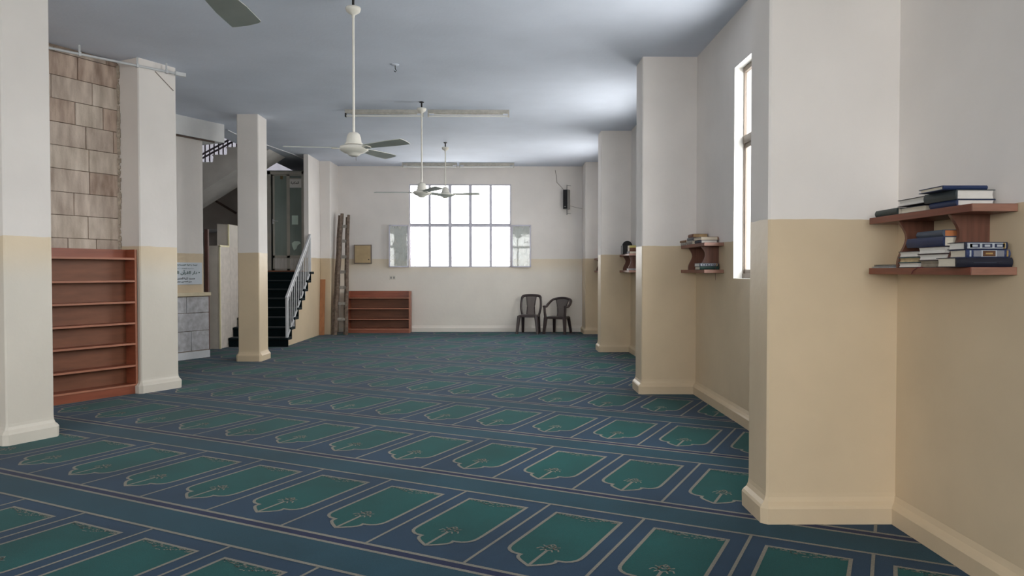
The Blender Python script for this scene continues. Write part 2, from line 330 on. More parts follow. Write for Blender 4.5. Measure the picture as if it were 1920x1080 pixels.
# ------------------------------------------------------------------ shell
mb = MB(); ZS = 6.6
mb.box((-9, BY - .3, CZ), (RX + .3, 13.0, CZ + .25)); mb.box((SX, 13.0, CZ), (RX + .3, 20.2, CZ + .25))
struct(mb.obj('ceiling', CEIL), 'flat grey-white plaster ceiling over the prayer hall', 'ceiling')
holes = [(a, b, *RZ) for a, b in RWIN]
struct(hull_wall(MB(), BY, FY + .3, 0, CZ + .2, holes, lambda u, d, z: (RX + d, u, z), .3).obj('wall_right', PAINT), 'long two-tone side wall with tall windows between the piers', 'wall')
struct(hull_wall(MB(), -4.33, RX + .3, 0, CZ + .2, [FWIN], lambda u, d, z: (u, FY + d, z), .3).obj('wall_far', PAINTF), 'white over cream end wall with a wide steel window', 'wall')
struct(hull_wall(MB(), -9, RX + .3, 0, CZ + .2, [(a, b, *RZ) for a, b in BWIN], lambda u, d, z: (u, BY - d, z), .3).obj('wall_back', PAINT), 'two-tone wall with added windows behind the camera', 'wall')
struct(hull_wall(MB(), BY, 20.5, 0, ZS, [], lambda u, d, z: (-9 - d, u, z), .3).obj('wall_outer', PAINT), 'outer side wall of the building', 'wall')
mb = hull_wall(MB(), -9.3, -4.2, 0, ZS, [SWIN], lambda u, d, z: (u, 20.2 + d, z), .3)
STW = mat('stairwell_plaster', (196, 190, 184), .85, .08, 2, .15, 25)
mb.box((SX, 13.0, CZ + .25), (SX + .2, 20.5, ZS)); mb.box((-9.3, 12.8, CZ + .25), (SX + .2, 13.0, ZS)); mb.box((-9.3, 12.8, ZS), (SX + .2, 20.5, ZS + .2))
struct(mb.obj('wall_stairwell', STW), 'pale plaster walls enclosing the stairwell with a bright opening', 'wall')

def skirt_rings(poly):
    return [[(x, y, z) for x, y in offset_poly(poly, o)] for o, z in ((.036, 0), (.038, .09), (.030, .105), (.012, .125), (.003, .15), (.0005, .175))]
def chamfer(poly, c=.012):
    out = []; n = len(poly)
    for i in range(n):
        a, b, d = Vector(poly[i - 1]), Vector(poly[i]), Vector(poly[(i + 1) % n])
        out += [tuple(b + (a - b).normalized() * c), tuple(b + (d - b).normalized() * c)]
    return out
def column(poly, label, cat='column', name='column', pm=None):
    """plan polygon counter-clockwise"""
    p = chamfer(poly); pm = pm or PAINTL
    o = MB().prism(p, 0, CZ + .01).obj(name, pm); MB().rings(skirt_rings(p), cap=False, smooth=False).obj('plinth', pm, o)
    return struct(o, label, cat)
PIERS = [(4.28, 4.61, 1.505, 'near pier with cream lower half before the first wall shelf'), (8.83, 9.25, 1.61, 'second wall pier carrying a small crowded shelf in its corner'),
         (13.45, 13.87, 1.71, 'third wall pier with a round black item on the shelf before it'), (17.28, 17.98, 1.84, 'last wall pier standing at the end wall corner')]
for y0, y1, x0, lb in PIERS: column([(x0, y0), (RX + .1, y0), (RX + .1, y1), (x0, y1)], lb, 'pier', 'pier', PAINT)
# baseboard of the right wall between the piers, and along the far wall
prof = [(.036, 0), (.038, .09), (.030, .105), (.012, .125), (.002, .155)]
mb = MB()
def skirting(mb, a, b, nrm):
    a, b, nrm = Vector(a), Vector(b), Vector(nrm)
    for (o0, z0), (o1, z1) in zip(prof, prof[1:]):
        mb.add([(a + nrm * o0).to_tuple() + (z0,), (b + nrm * o0).to_tuple() + (z0,), (b + nrm * o1).to_tuple() + (z1,), (a + nrm * o1).to_tuple() + (z1,)], [(0, 1, 2, 3)])
for a, b in ((BY, 4.28), (4.61, 8.83), (9.25, 13.45), (13.87, 17.28)): skirting(mb, (RX, a), (RX, b), (-1, 0))
struct(mb.obj('baseboard_right', PAINT), 'cream plaster baseboard along the window wall', 'baseboard')
mb = MB(); skirting(mb, (-4.0, FY), (1.84, FY), (0, -1)); struct(mb.obj('baseboard_far', PAINTF), 'cream plaster baseboard along the end wall', 'baseboard')

# free columns on the other side (turned with the carpet)
NV = Vector((DV.y, -DV.x))                                   # towards the room
def rot_col(corner, wd, dp, label):
    c = Vector(corner); return column([tuple(c), tuple(c + DV * wd), tuple(c + DV * wd - NV * dp), tuple(c - NV * dp)], label)
g1 = gnd(9, 838); g2 = gnd(264, 739); adj = -NV * .036 + DV * .036
C1 = g1.xy + adj; C2 = g2.xy + adj
rot_col(C1, .40, .45, 'cream and white column nearest the camera, turned at an angle')
rot_col(C2, .525, .60, 'turned column between the tall bookcase and the stair')
g3 = gnd(441.5, 678); g3b = gnd(490, 678)
column([(g3.x + .036, g3.y + .036), (g3b.x - .036, g3.y + .036), (g3b.x - .036, g3.y + .47), (g3.x + .036, g3.y + .47)], 'free-standing square column before the carpeted stair', pm=PAINT)

# ------------------------------------------------------------------ stone wall on the left, block by block
WP = C2 - NV * .36                                            # a point of the stone face
def WL(s, off, z): p = WP + DV * s + NV * off; return (p.x, p.y, z)
mb = MB(); mb.prism([(0, 0), (1, 0), (1, 1), (0, 1)], 0, 1, lambda x, y, z: WL(-6.2 + 6.3 * x, -.35 + .335 * y, z * (CZ + .01)))
stone_wall = struct(mb.obj('wall_left', MORTAR), 'bare stone block wall behind the tall bookcase', 'wall')
rnd = random.Random(11); rows = []; z = 0.02
hs = [.30] * 13
r = 0
while z < CZ - .05:
    h = .258
    if z + h > CZ - .03: h = CZ - .03 - z
    s = -3.3 - rnd.uniform(0, .3); rowm = rnd.random()
    while s < .02:
        L_ = rnd.choice([.34, .42, .48, .55, .62]); e = min(s + L_, .05)
        if .05 - e < .12: e = .05
        g = .003; pr = rnd.uniform(.0, .006)
        m4 = [(s + g, -.03), (e - g, -.03), (e - g, pr - .003), (e - g - .008, pr + .003), (s + g + .008, pr + .003), (s + g, pr - .003)]
        bl = MB().prism(m4, z + g, z + h - g, lambda x, y, zz: WL(x, y, zz)).obj('stone_block', rnd.choice([STONE, STONE2, STONE2, STONE3] if z > 2.9 else [STONE, STONE, STONE2, STONE3]), stone_wall, bevel=.004)
        s = e
        if e >= .05: break
    z += h; r += 1
# ragged plaster lip where the column plaster stops against the stone
mb = MB()
for k in range(58):
    zz = 1.72 + k * .038 + rnd.uniform(-.01, .01); sz = rnd.uniform(.008, .022)
    p = Vector(WL(-.005, rnd.uniform(.005, .02), zz)); mb.box((p.x - sz, p.y - sz, zz - sz * 1.3), (p.x + sz, p.y + sz, zz + sz * 1.3))
tag(mb.obj('plaster_edge', mat('raw_plaster', (190, 176, 160), .9, .2, 30), stone_wall), kind='stuff')

# ------------------------------------------------------------------ sign wall before the stairwell
s1 = gnd(338, 676).xy; s2 = gnd(394, 669).xy; sd = DV; sE = s2 - NV * .03
def SL(s, off, z): p = sE + sd * s + NV * off; return (p.x, p.y, z)     # s<0 towards the left, off>0 towards the room
mb = MB(); mb.prism([(0, 0), (1, 0), (1, 1), (0, 1)], .0, 1, lambda x, y, z: SL(-2.6 + 2.52 * x, -.38 + .36 * y, z * 3.66))
sw = struct(mb.obj('wall_sign', PAINT), 'narrow two-tone wall carrying a lettered sign above stone facing', 'wall')
zt = [.13, .46, .76, 1.03]
mb = MB(); mb.prism([(0, 0), (1, 0), (1, 1), (0, 1)], 0, 1, lambda x, y, z: SL(-2.6 + 2.6 * x, -.3 + .29 * y, .10 + z * .98)); mb.obj('facing_core', MORTAR, sw)
mb = MB(); mb.prism([(0, 0), (1, 0), (1, 1), (0, 1)], 0, 1, lambda x, y, z: SL(-2.6 + 2.6 * x, -.3 + .33 * y, z * .12)); mb.obj('plinth', mat('plinth_plaster', (214, 216, 220), .8, .06, 6), sw)
for r, (za, zb) in enumerate(zip(zt, zt[1:])):
    xs = [-2.6, -2.1, -1.55, -1.0, -.45 - .18 * (r % 2), 0] if r != 1 else [-2.6, -2.25, -1.8, -1.2, -.70, 0]
    if r == 0: xs = [-2.6, -2.0, -1.4, -.85, -.36, 0]
    for a, b in zip(xs, xs[1:]):
        MB().prism([(a + .004, -.05), (b - .004, -.05), (b - .004, .012), (a + .004, .012)], za + .004, zb - .004, lambda x, y, z: SL(x, y, z)).obj('stone_tile', LIME, sw, bevel=.004)
MB().prism([(-2.6, -.3), (.02, -.3), (.02, .045), (-2.6, .045)], 1.04, 1.10, lambda x, y, z: SL(x, y, z)).obj('ledge', mat('ledge_plaster', (222, 208, 178), .7, .06, 6), sw, bevel=.006)
mb = MB(); mb.prism([(-2.6, -.5), (.28, -.5), (.28, .10), (-2.6, .10)], 3.66, CZ + .02, lambda x, y, z: SL(x, y, z))
struct(mb.obj('beam', BEAMW), 'stained white concrete beam under the ceiling above the sign wall', 'beam')
mb = MB(); mb.tube([SL(-1.6, .06, 3.645), SL(.1, .06, 3.645)], .014)
tag(mb.obj('pipe', RUST), 'thin dark pipe running under the white beam', 'pipe')

# Arabic lettering out of the built-in font's presentation forms
FORMS = {}
_code = 0xFE80
for ch, n in zip('ءآأؤإئابةتثجحخدذرزسشصضطظعغفقكلمنهوىي', [1, 2, 2, 2, 2, 4, 2, 4, 2] + [4] * 5 + [2] * 4 + [4] * 15 + [2, 2, 4]):
    FORMS[ch] = (_code, n); _code += n
def arabic(s):
    out = []
    for i, ch in enumerate(s):
        if ch not in FORMS: out.append(ch); continue
        code, n = FORMS[ch]
        prev = i > 0 and s[i - 1] in FORMS and FORMS[s[i - 1]][1] == 4
        nxt = n == 4 and i + 1 < len(s) and s[i + 1] in FORMS and FORMS[s[i + 1]][1] > 1
        out.append(chr(code + (3 if prev and nxt else 2 if nxt else 1 if prev and n > 1 else 0)))
    return ''.join(out[::-1])
def lettering(text, width, height, m, parent, M, name='lettering'):
    """centred text filling width x height, placed by matrix M (x along, y up, z out)"""
    cu = bpy.data.curves.new('t', 'FONT'); cu.body = text; cu.extrude = .0; cu.offset = .022; cu.resolution_u = 3
    o = bpy.data.objects.new('t', cu); C.objects.link(o); dg = bpy.context.evaluated_depsgraph_get()
    me = bpy.data.meshes.new_from_object(o.evaluated_get(dg)); bpy.data.objects.remove(o)
    vs = [v.co.copy() for v in me.vertices]; lo = Vector([min(v[i] for v in vs) for i in range(3)]); hi = Vector([max(v[i] for v in vs) for i in range(3)])
    for v in me.vertices:
        v.co = M @ Vector(((v.co.x - (lo.x + hi.x) / 2) / (hi.x - lo.x) * width, (v.co.y - (lo.y + hi.y) / 2) / (hi.y - lo.y) * height, 0))
    me.materials.clear(); me.materials.append(m); me.name = name
    q = bpy.data.objects.new(name, me); C.objects.link(q); q.parent = parent; return q
def frame_mat(origin, xdir, out):
    x = Vector(xdir).normalized(); zz = Vector(out).normalized(); y = zz.cross(x)
    return Matrix(((x.x, y.x, zz.x, origin[0]), (x.y, y.y, zz.y, origin[1]), (x.z, y.z, zz.z, origin[2]), (0, 0, 0, 1)))
def on_sign(px, py):      # s, z on the sign wall face
    d = ray(px, py); n = Vector((NV.x, NV.y, 0)); p0 = Vector(SL(0, -.02, 0)); t = (p0 - Vector((0, 0, CAMH))).dot(n) / d.dot(n)
    p = Vector((0, 0, CAMH)) + d * t; return (p.xy - sE).dot(sd), p.z
sr, ztop = on_sign(377.5, 492.5); _, zbot = on_sign(377.5, 533); sl = sr - .72
mid = (sl + sr) / 2; wd = sr - sl
sign = empty('wall_sign_board', SL(mid, -.02, zbot), label='pale blue sign board with green and black Arabic lettering', cat='sign')
def sgn(mbf, name, m):
    o = mbf.obj(name, m); o.parent = sign; o.matrix_parent_inverse = Matrix.Translation(-Vector(sign.location)); return o
sgn(MB().prism([(sl, -.018), (sr, -.018), (sr, -.002), (sl, -.002)], zbot, ztop, lambda x, y, z: SL(x, y, z)), 'board', SIGNW)
hgt = ztop - zbot
for txt, cx, cy, w_, h_, m_ in [('لجنة رعاية المساجد والتاريخ', .46, .88, .80, .10, INKG), ('مديرية أوقاف عمان', .50, .73, .52, .05, INKG), ('• دار القرآن الكريم •', .47, .52, .92, .24, INKG), ('مسجد كلية الحسين', .53, .27, .52, .13, INKB), ('جبل الحسين عمان', .50, .13, .42, .085, INKB)]:
    M = frame_mat(SL(sl + wd * cx, .0005, zbot + hgt * cy), (DV.x, DV.y, 0), (NV.x, NV.y, 0))
    q = lettering(arabic(txt), w_ * wd, h_ * hgt, m_, None, M); q.parent = sign; q.matrix_parent_inverse = Matrix.Translation(-Vector(sign.location))

# ------------------------------------------------------------------ stair
SYS = 14.42; NST = 8; RIS = 1.45 / NST; TRD = .245; XL, XR = -5.33, -4.26
st = empty('staircase', ((XL + XR) / 2, SYS, 0), label='dark carpeted stair climbing to the glazed library door', cat='stairs')
def loc(o, root): o.parent = root; o.matrix_parent_inverse = Matrix.Translation(-Vector(root.location)); return o
for i in range(NST):
    y = SYS + i * TRD; z0, z1 = i * RIS, (i + 1) * RIS
    pr = [(y, z0 - (.02 if i else 0)), (y + TRD + .06, z0 - (.02 if i else 0)), (y + TRD + .06, z1 - .004), (y + .02, z1 - .004), (y - .012, z1 - .012), (y - .022, z1 - .03), (y - .014, z1 - .052), (y, z1 - .062)]
    loc(MB().prism(pr, XL + .005, -4.348, lambda a, b, c: (c, a, b)).obj('step', STAIRC, bevel=.006), st)
    pe = [(y, z0 - .05 if i else 0), (y + .026, z0 - .05 if i else 0), (y + .026, z1 - .056), (y + TRD + .02, z1 - .056)] + [(y + TRD + .02, z1 - .004), (y + .02, z1 - .004), (y - .012, z1 - .012), (y - .022, z1 - .03), (y - .014, z1 - .052), (y, z1 - .062)]
    loc(MB().prism(pe, -4.347, XR + .075, lambda a, b, c: (c, a, b)).obj('carpet_edge', STAIRC, bevel=.006), st)
    mb = MB(); mb.box((XL + .02, y - .026, z1 - .034), (XR + .07, y - .0225, z1 - .028)); loc(mb.obj('nosing_line', STAIRT), st)
yl = SYS + NST * TRD
loc(MB().box((XL, yl, 1.2), (XR, 16.72, 1.445)).obj('landing', STAIRC), st)
# right stringer wall and tall return beside the door
pts = [(SYS + .03, 0)] + [q for i in range(NST) for q in ((SYS + .03 + i * TRD, (i + 1) * RIS - .06), (SYS + .03 + (i + 1) * TRD, (i + 1) * RIS - .06))]
pts = pts + [(16.2, pts[-1][1]), (16.2, CZ + .02), (20.2, CZ + .02), (20.2, 0)]
pts = [p for k, p in enumerate(pts) if p[0] <= 16.2 or k >= len(pts) - 3]
struct(MB().prism(pts[::-1], -4.345, -4.245, lambda a, b, c: (c, a, b)).obj('wall_stair', PAINT), 'cream stringer wall stepping up beside the stair rail', 'wall')
struct(MB().prism(chamfer([(-4.25, 17.2), (-4.01, 17.2), (-4.01, FY + .05), (-4.25, FY + .05)], .01), 0, CZ + .01).obj('pilaster', PAINT), 'shallow corner pilaster behind the wooden ladder', 'pilaster')
# left stair wall with tile facing
lw = struct(MB().prism([(14.04, 0), (14.5, 0), (16.72, 0), (16.72, 2.36), (14.5, 2.36), (14.5, 1.93), (14.04, 1.93)], -5.56, -5.345, lambda a, b, c: (c, a, b)).obj('wall_stair_side', mat('stair_side_plaster', (206, 198, 188), .8, .06, 4, .15, 30)), 'stepped tiled parapet wall left of the stair', 'wall')
zz = [.0, .42, .85, 1.28, 1.70, 1.925]
for za, zb in zip(zz, zz[1:]):
    for ya, yb in ((14.05, 14.55), (14.55, 15.3), (15.3, 16.0), (16.0, 16.7)):
        MB().box((-5.35, ya + .004, za + .004), (-5.334, yb - .004, zb - .004)).obj('tile', LIME2, lw)
mb = MB(); mb.box((-5.355, 14.03, 0), (-5.328, 14.055, 1.93)); mb.box((-5.355, 14.03, 1.915), (-5.328, 14.5, 1.945)); mb.box((-5.355, 14.49, 1.93), (-5.328, 14.515, 2.36))  # pale strips painting the lit yellow edges of the parapet
mb.obj('edge_highlight', mat('painted_edge_light', (236, 226, 190), .6, .05, 5), lw)
# railing
rl = empty('stair_railing', (-4.2, SYS, 0), label='white steel stair railing with slim upright bars', cat='railing')
RXX = -4.215; yb_, yt_ = 14.45, 16.2; zb_ = atX(537, 557, RXX).z; zt_ = 2.24
def rz(y): return zb_ + (zt_ - zb_) * (y - yb_) / (yt_ - yb_)
loc(MB().bar((RXX, yb_ - .03, rz(yb_) - .02), (RXX, yt_, rz(yt_)), .045, .045).obj('handrail', WHITEM, bevel=.008), rl)
loc(MB().bar((RXX, yb_, rz(yb_) - .80), (RXX, yt_, rz(yt_) - .80), .022, .03).obj('bottom_rail', WHITEM), rl)
loc(MB().bar((RXX, yb_, rz(yb_) - .10), (RXX, yt_, rz(yt_) - .10), .022, .025).obj('upper_rail', WHITEM), rl)
loc(MB().box((RXX - .02, yb_ - .02, 0), (RXX + .02, yb_ + .02, rz(yb_))).obj('post', WHITEM), rl)
loc(MB().box((RXX - .02, yt_ - .04, 1.3), (RXX + .02, yt_, rz(yt_))).obj('post', WHITEM), rl)
for k in range(1, 13):
    y = yb_ + (yt_ - yb_) * k / 13; loc(MB().box((RXX - .008, y - .008, rz(y) - .80), (RXX + .008, y + .008, rz(y))).obj('baluster', WHITEM), rl)
for k in (3, 8):
    y = yb_ + (yt_ - yb_) * k / 11; loc(MB().box((RXX - .02, y - .02, rz(y) - .95), (RXX + .02, y + .02, rz(y) - .78)).obj('fixing', WHITEM), rl)

# glazed library door at the stair head
DY = 16.74
def dx(px): return atY(px, 420, DY).x
def dz(py): return atY(540, py, DY).z
dr = tag(empty('door_1', (dx(540), DY, 1.45)), 'aluminium glazed library door with small Arabic name panel', 'door', kind='structure')
zb, zt = 1.46, dz(321.5)
mb = MB(); mb.box((-5.345, DY - .03, zt - .07), (-4.345, DY + .05, zt)); mb.box((dx(566), DY - .03, zb), (-4.345, DY + .05, zt)); mb.box((dx(502), DY - .03, zb), (dx(508.5), DY + .05, zt)); mb.box((-5.345, DY - .03, zb), (-5.32, DY + .05, zt)); loc(mb.obj('door_frame', ALU, bevel=.004), dr)
mb = MB(); mb.box((dx(512), DY - .02, zb), (dx(515.5), DY + .03, zt - .075)); mb.box((dx(538), DY - .02, zb), (dx(544), DY + .03, zt - .075)); mb.box((dx(512), DY - .02, zb), (dx(566), DY + .03, zb + .05)); mb.box((dx(512), DY - .02, dz(484)), (dx(566), DY + .03, dz(479))); mb.box((dx(512), DY - .02, zt - .10), (dx(566), DY + .03, zt - .072)); mb.box((dx(544), DY - .02, dz(336)), (dx(566), DY + .03, dz(334)))
loc(mb.obj('leaf_frame', ALU, bevel=.003), dr)
loc(MB().box((dx(515.5), DY - .004, dz(479)), (dx(538), DY + .004, zt - .1)).obj('pane', GLASSF), dr)
loc(MB().box((dx(544), DY - .004, dz(479)), (dx(566), DY + .004, dz(352))).obj('pane', GLASSF), dr)
loc(MB().box((dx(544), DY - .004, dz(334)), (dx(566), DY + .004, zt - .1)).obj('pane', GLASSF), dr)
loc(MB().box((-5.32, DY - .004, zb + .4), (dx(502), DY + .004, zt - .1)).obj('pane', GLASSF), dr)
loc(MB().box((-5.32, DY - .01, zb), (dx(502), DY + .01, zb + .4)).obj('kick_panel', mat('ribbed_panel', (206, 202, 198), .5, .05, 5)), dr)
mb = MB(); x0, x1 = dx(514), dx(566); nrib = 22
for k in range(nrib):
    a = x0 + (x1 - x0) * k / nrib; b = x0 + (x1 - x0) * (k + 1) / nrib; mb.add([(a, DY - .008, zb + .05), ((a + b) / 2, DY - .016, zb + .05), (b, DY - .008, zb + .05), (a, DY - .008, dz(484)), ((a + b) / 2, DY - .016, dz(484)), (b, DY - .008, dz(484))], [(0, 1, 4, 3), (1, 2, 5, 4)])
loc(mb.obj('ribbed_panel', MATS['ribbed_panel']), dr)
loc(MB().box((dx(544), DY - .012, dz(352)), (dx(566), DY + .004, dz(336))).obj('name_panel', mat('name_panel', (222, 220, 218), .5, .03, 5)), dr)
loc(lettering(arabic('المكتبة'), dx(561.5) - dx(546), .075, INKB, None, frame_mat((dx(553.5), DY - .0135, dz(343.2)), (1, 0, 0), (0, -1, 0))), dr)
h = MB(); h.tube([(dx(512.6), DY - .02, dz(414.5)), (dx(512.6), DY - .06, dz(414.5)), (dx(523), DY - .06, dz(415))], .009); h.box((dx(511.6), DY - .03, dz(420)), (dx(513.6), DY - .018, dz(411))); loc(h.obj('handle', WHITEM), dr)
loc(MB().box((dx(547.5), DY - .008, dz(421)), (dx(559), DY - .005, dz(404))).obj('paper_notice', PAPER), dr)
loc(MB().prism([(dx(547), dz(456)), (dx(548), dz(462)), (dx(551), dz(470)), (dx(556), dz(466)), (dx(558), dz(460)), (dx(564), dz(456)), (dx(561), dz(452.5)), (dx(552), dz(452))], -.008, -.005, lambda a, b, c: (a, DY + c, b)).obj('torn_paper', PAPER), dr)
loc(MB().box((-5.345, DY - .12, 1.445), (-4.345, DY + .05, 1.47)).obj('sill', mat('door_sill', (150, 96, 70), .5, .1, 6)), dr)
loc(MB().box((dx(526), DY - .006, dz(336)), (dx(531), DY - .003, dz(329.5))).obj('sticker', mat('old_sticker', (110, 92, 60), .6, .2, 20)), dr)
# inner side of the room behind the door
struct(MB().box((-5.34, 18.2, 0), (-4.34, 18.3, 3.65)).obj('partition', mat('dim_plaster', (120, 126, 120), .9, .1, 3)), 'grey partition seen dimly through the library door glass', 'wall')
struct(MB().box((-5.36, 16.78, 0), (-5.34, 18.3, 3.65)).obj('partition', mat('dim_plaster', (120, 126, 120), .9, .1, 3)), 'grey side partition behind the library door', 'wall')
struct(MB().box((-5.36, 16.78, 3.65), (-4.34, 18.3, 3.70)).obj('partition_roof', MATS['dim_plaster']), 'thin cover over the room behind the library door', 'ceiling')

# translucent sheet added in the stairwell opening to dim the sky
def frosted():
    m = bpy.data.materials.new('sky_dimming_sheet'); m.use_nodes = True; nt = m.node_tree; nt.nodes.remove(nt.nodes['Principled BSDF'])
    t = nd(nt, 'ShaderNodeBsdfTranslucent'); d = nd(nt, 'ShaderNodeBsdfDiffuse'); d.inputs[0].default_value = (.6, .6, .62, 1); n = nd(nt, 'ShaderNodeTexNoise'); n.inputs['Scale'].default_value = 1.5
    r = nd(nt, 'ShaderNodeValToRGB'); r.color_ramp.elements[0].color = (.17, .17, .18, 1); r.color_ramp.elements[1].color = (.20, .20, .215, 1); nt.links.new(n.outputs[0], r.inputs[0]); nt.links.new(r.outputs[0], t.inputs[0])
    a = nd(nt, 'ShaderNodeAddShader'); nt.links.new(t.outputs[0], a.inputs[0]); d.inputs[0].default_value = (.3, .3, .31, 1); nt.links.new(d.outputs[0], a.inputs[1]); nt.links.new(a.outputs[0], nt.nodes['Material Output'].inputs[0]); return m
w9 = tag(empty('window_9', (-6.7, 20.35, SWIN[2])), 'translucent sheet added to dim the sky behind the upper stair flight', 'window', kind='structure'); FRO = frosted()
for k in range(3):
    a_ = SWIN[0] + (SWIN[1] - SWIN[0]) * k / 3; b_ = SWIN[0] + (SWIN[1] - SWIN[0]) * (k + 1) / 3; loc(MB().box((a_, 20.345, SWIN[2]), (b_, 20.352, SWIN[3])).obj('pane', FRO), w9)

# upper flight seen over the stair
UY0, UY1 = 15.5, 16.62; TR2, RI2 = .287, .155
a0 = atY(399, 304, UY0)                                       # first visible tread corner
fl = empty('upper_stair_flight', (-6.6, UY0, 3.2), label='upper concrete stair flight rising to the right over the stairwell', cat='stairs')
top = []; n0 = -5
for i in range(n0, 5):
    x = a0.x + i * TR2; z = a0.z + i * RI2
    if x > SX - .05: break
    top += [(x, z), (x + .012, z + RI2 - .02), (x - .015, z + RI2 - .02), (x - .015, z + RI2)]
xe = SX - .01; top = [p for p in top if p[0] < xe]; top.append((xe, top[-1][1]))
sl_ = .62; q0 = atY(384, 355, UY0); zc_ = CZ - .005; bot = [(xe, zc_), (q0.x + (zc_ - q0.z) / sl_, zc_), (top[0][0], q0.z + (top[0][0] - q0.x) * sl_)]
loc(MB().prism((top + bot)[::-1], UY0, UY1, lambda a, b, c: (a, c, b)).obj('flight_slab', mat('flight_plaster', (214, 210, 206), .85, .06, 3, .15, 30)), fl)
ur = empty('upper_railing', (-6.6, UY0, 3.9), label='dark slim railing on the upper stair flight against bright light', cat='railing')
RAILM = mat('upper_rail_metal', (96, 88, 98), .5, .06, 8)
def un(x): return a0.z + RI2 + (x - a0.x) / TR2 * RI2
for dz_ in (.06, .14, .86):
    loc(MB().bar((top[0][0], UY0 + .05, un(top[0][0]) + dz_), (xe, UY0 + .05, un(xe) + dz_), .03, .03).obj('rail', RAILM), ur)
k = 0; x = top[0][0] + .05
while x < xe:
    loc(MB().box((x - .011, UY0 + .043, un(x) - .10), (x + .011, UY0 + .057, un(x) + .86)).obj('baluster', RAILM), ur); x += .093
p1, p2 = atY(405, 377, 19.9), atY(443, 400, 19.9)
tag(MB().tube([p1, p2], .03).obj('pipe', RUST), 'rusty diagonal pipe on the stairwell back wall', 'pipe')
p1, p2 = atY(378, 433, 20.12), atY(416, 433, 20.12)
tag(MB().tube([p1, p2], .05).obj('pipe', PIPE), 'pale horizontal pipe low on the stairwell back wall', 'pipe')
p1 = atY(388, 500, 13.4); struct(MB().box((p1.x - .03, 13.37, 0), (p1.x + .03, 13.43, 2.2)).obj('gap_strip_1', BRNP), 'brown strip added for the dark wall in the gap beside the sign wall', 'gap_strip')  # brown strip put where the dark back wall shows through the gap

# ------------------------------------------------------------------ windows
def win_far():
    x0, x1, z0, z1 = FWIN; zm = atY(860, 422, FY).z; y = FY + .05
    w_ = tag(empty('window_1', ((x0 + x1) / 2, FY, z0)), 'wide white steel window of ten panes in the end wall', 'window', kind='structure')
    xs = [x0 + (x1 - x0) * k / 5 for k in range(6)]
    mb = MB()
    for i, x in enumerate(xs): b = .040 if i in (2, 3) else .030; mb.box((x - b, y - .02, z0), (x + b, y + .02, z1))
    for z, b in ((z0, .03), (zm, .04), (z1, .028)): mb.box((x0, y - .021, z - b), (x1, y + .021, z + b))
    loc(mb.obj('window_frame', WINF, bevel=.003), w_)
    for j, (a, b) in enumerate(((z0, zm), (zm, z1))):
        for i in range(5):
            if j == 0 and i in (0, 4): continue
            loc(MB().box((xs[i] + .016, y - .003, a + .02), (xs[i + 1] - .016, y + .003, b - .02)).obj('pane', GLASS), w_)
    for sgn_, hx in ((-1, x0), (1, x1)):                     # the two outer lower casements stand open against the wall
        wd_ = .47; ang = math.radians(8); sash = empty('open_sash', (hx + sgn_ * .01, FY - .03, z0)); 
        sash.rotation_euler = (0, 0, math.radians(-7) * sgn_)
        mb = MB(); t = .014
        for a, b in ((0, .03), (wd_ - .03, wd_)): mb.box((sgn_ * a, -t, 0), (sgn_ * b, t, zm - z0))
        for a, b in ((0, .03), (zm - z0 - .03, zm - z0)): mb.box((0, -t, a), (sgn_ * wd_, t, b))
        mb.obj('sash_frame', WINF, sash); MB().box((sgn_ * .03, -.003, .03), (sgn_ * (wd_ - .03), .003, zm - z0 - .03)).obj('pane', GLASSS, sash)
        loc2 = sash.matrix_basis.copy(); sash.parent = w_; sash.location = Vector(sash.location) - Vector(w_.location)
    mb = MB()
    for i in (0, 4): 
        for k in (.22, .92): mb.box((xs[i] + (xs[i + 1] - xs[i]) * k - .004, y + .16, z0), (xs[i] + (xs[i + 1] - xs[i]) * k + .004, y + .168, z1))
    mb.box((x0, y + .16, z0 + .14), (x1, y + .168, z0 + .148)); mb.box((x0, y + .16, zm - .1), (x1, y + .168, zm - .092))
    loc(mb.obj('outer_grille', WHITEM), w_)
win_far()
def win_side(n, y0, y1, label, X=None, back=False):
    z0, z1 = RZ; zm = 2.74
    T = (lambda u, d, z: (RX + d, u, z)) if not back else (lambda u, d, z: (u, BY - d, z))
    w_ = tag(empty('window_%d' % n, T((y0 + y1) / 2, 0, z0)), label, 'window', kind='structure')
    def bx(mb, a, b): mb.box(T(*a), T(*b))
    mb = MB(); e = .002
    for p, q in (((y0 + e, .0, z0), (y0, .3, z1)), ((y1 - e, .0, z0), (y1, .3, z1)), ((y0, .0, z1 - e), (y1, .3, z1)), ((y0, .0, z0), (y1, .3, z0 + e))): bx(mb, p, q)
    loc(mb.obj('reveal', REVEAL), w_)
    mb = MB(); d0, d1 = .09, .12
    ym = (y0 + y1) / 2
    for a, b in ((y0, y0 + .02), (y1 - .014, y1), (ym - .03, ym + .03)): bx(mb, (a, d0, z0), (b, d1, z1))
    for a, b in ((z0, z0 + .05), (z1 - .05, z1), (zm - .04, zm + .04)): bx(mb, (y0, d0 - .005, a), (y1, d1 + .005, b))
    loc(mb.obj('window_frame', BRON, bevel=.004), w_)
    for a, b in ((y0, ym), (ym, y1)):
        mb = MB(); bx(mb, (a + .02, .110, zm + .04), (b - .014, .114, z1 - .05)); loc(mb.obj('pane', GLASS), w_)
        sa = MB()
        for p, q in ((a + .02, a + .045), (b - .026, b - .014)): bx(sa, (p, .104, z0 + .05), (q, .121, zm - .04))
        for p, q in ((z0 + .05, z0 + .09), (zm - .08, zm - .04)): bx(sa, (a + .035, .104, p), (b - .035, .121, q))
        so = loc(sa.obj('sash', BRON), w_)
        mb = MB(); bx(mb, (a + .045, .110, z0 + .09), (b - .026, .114, zm - .08)); loc(mb.obj('pane', GLASS), w_)
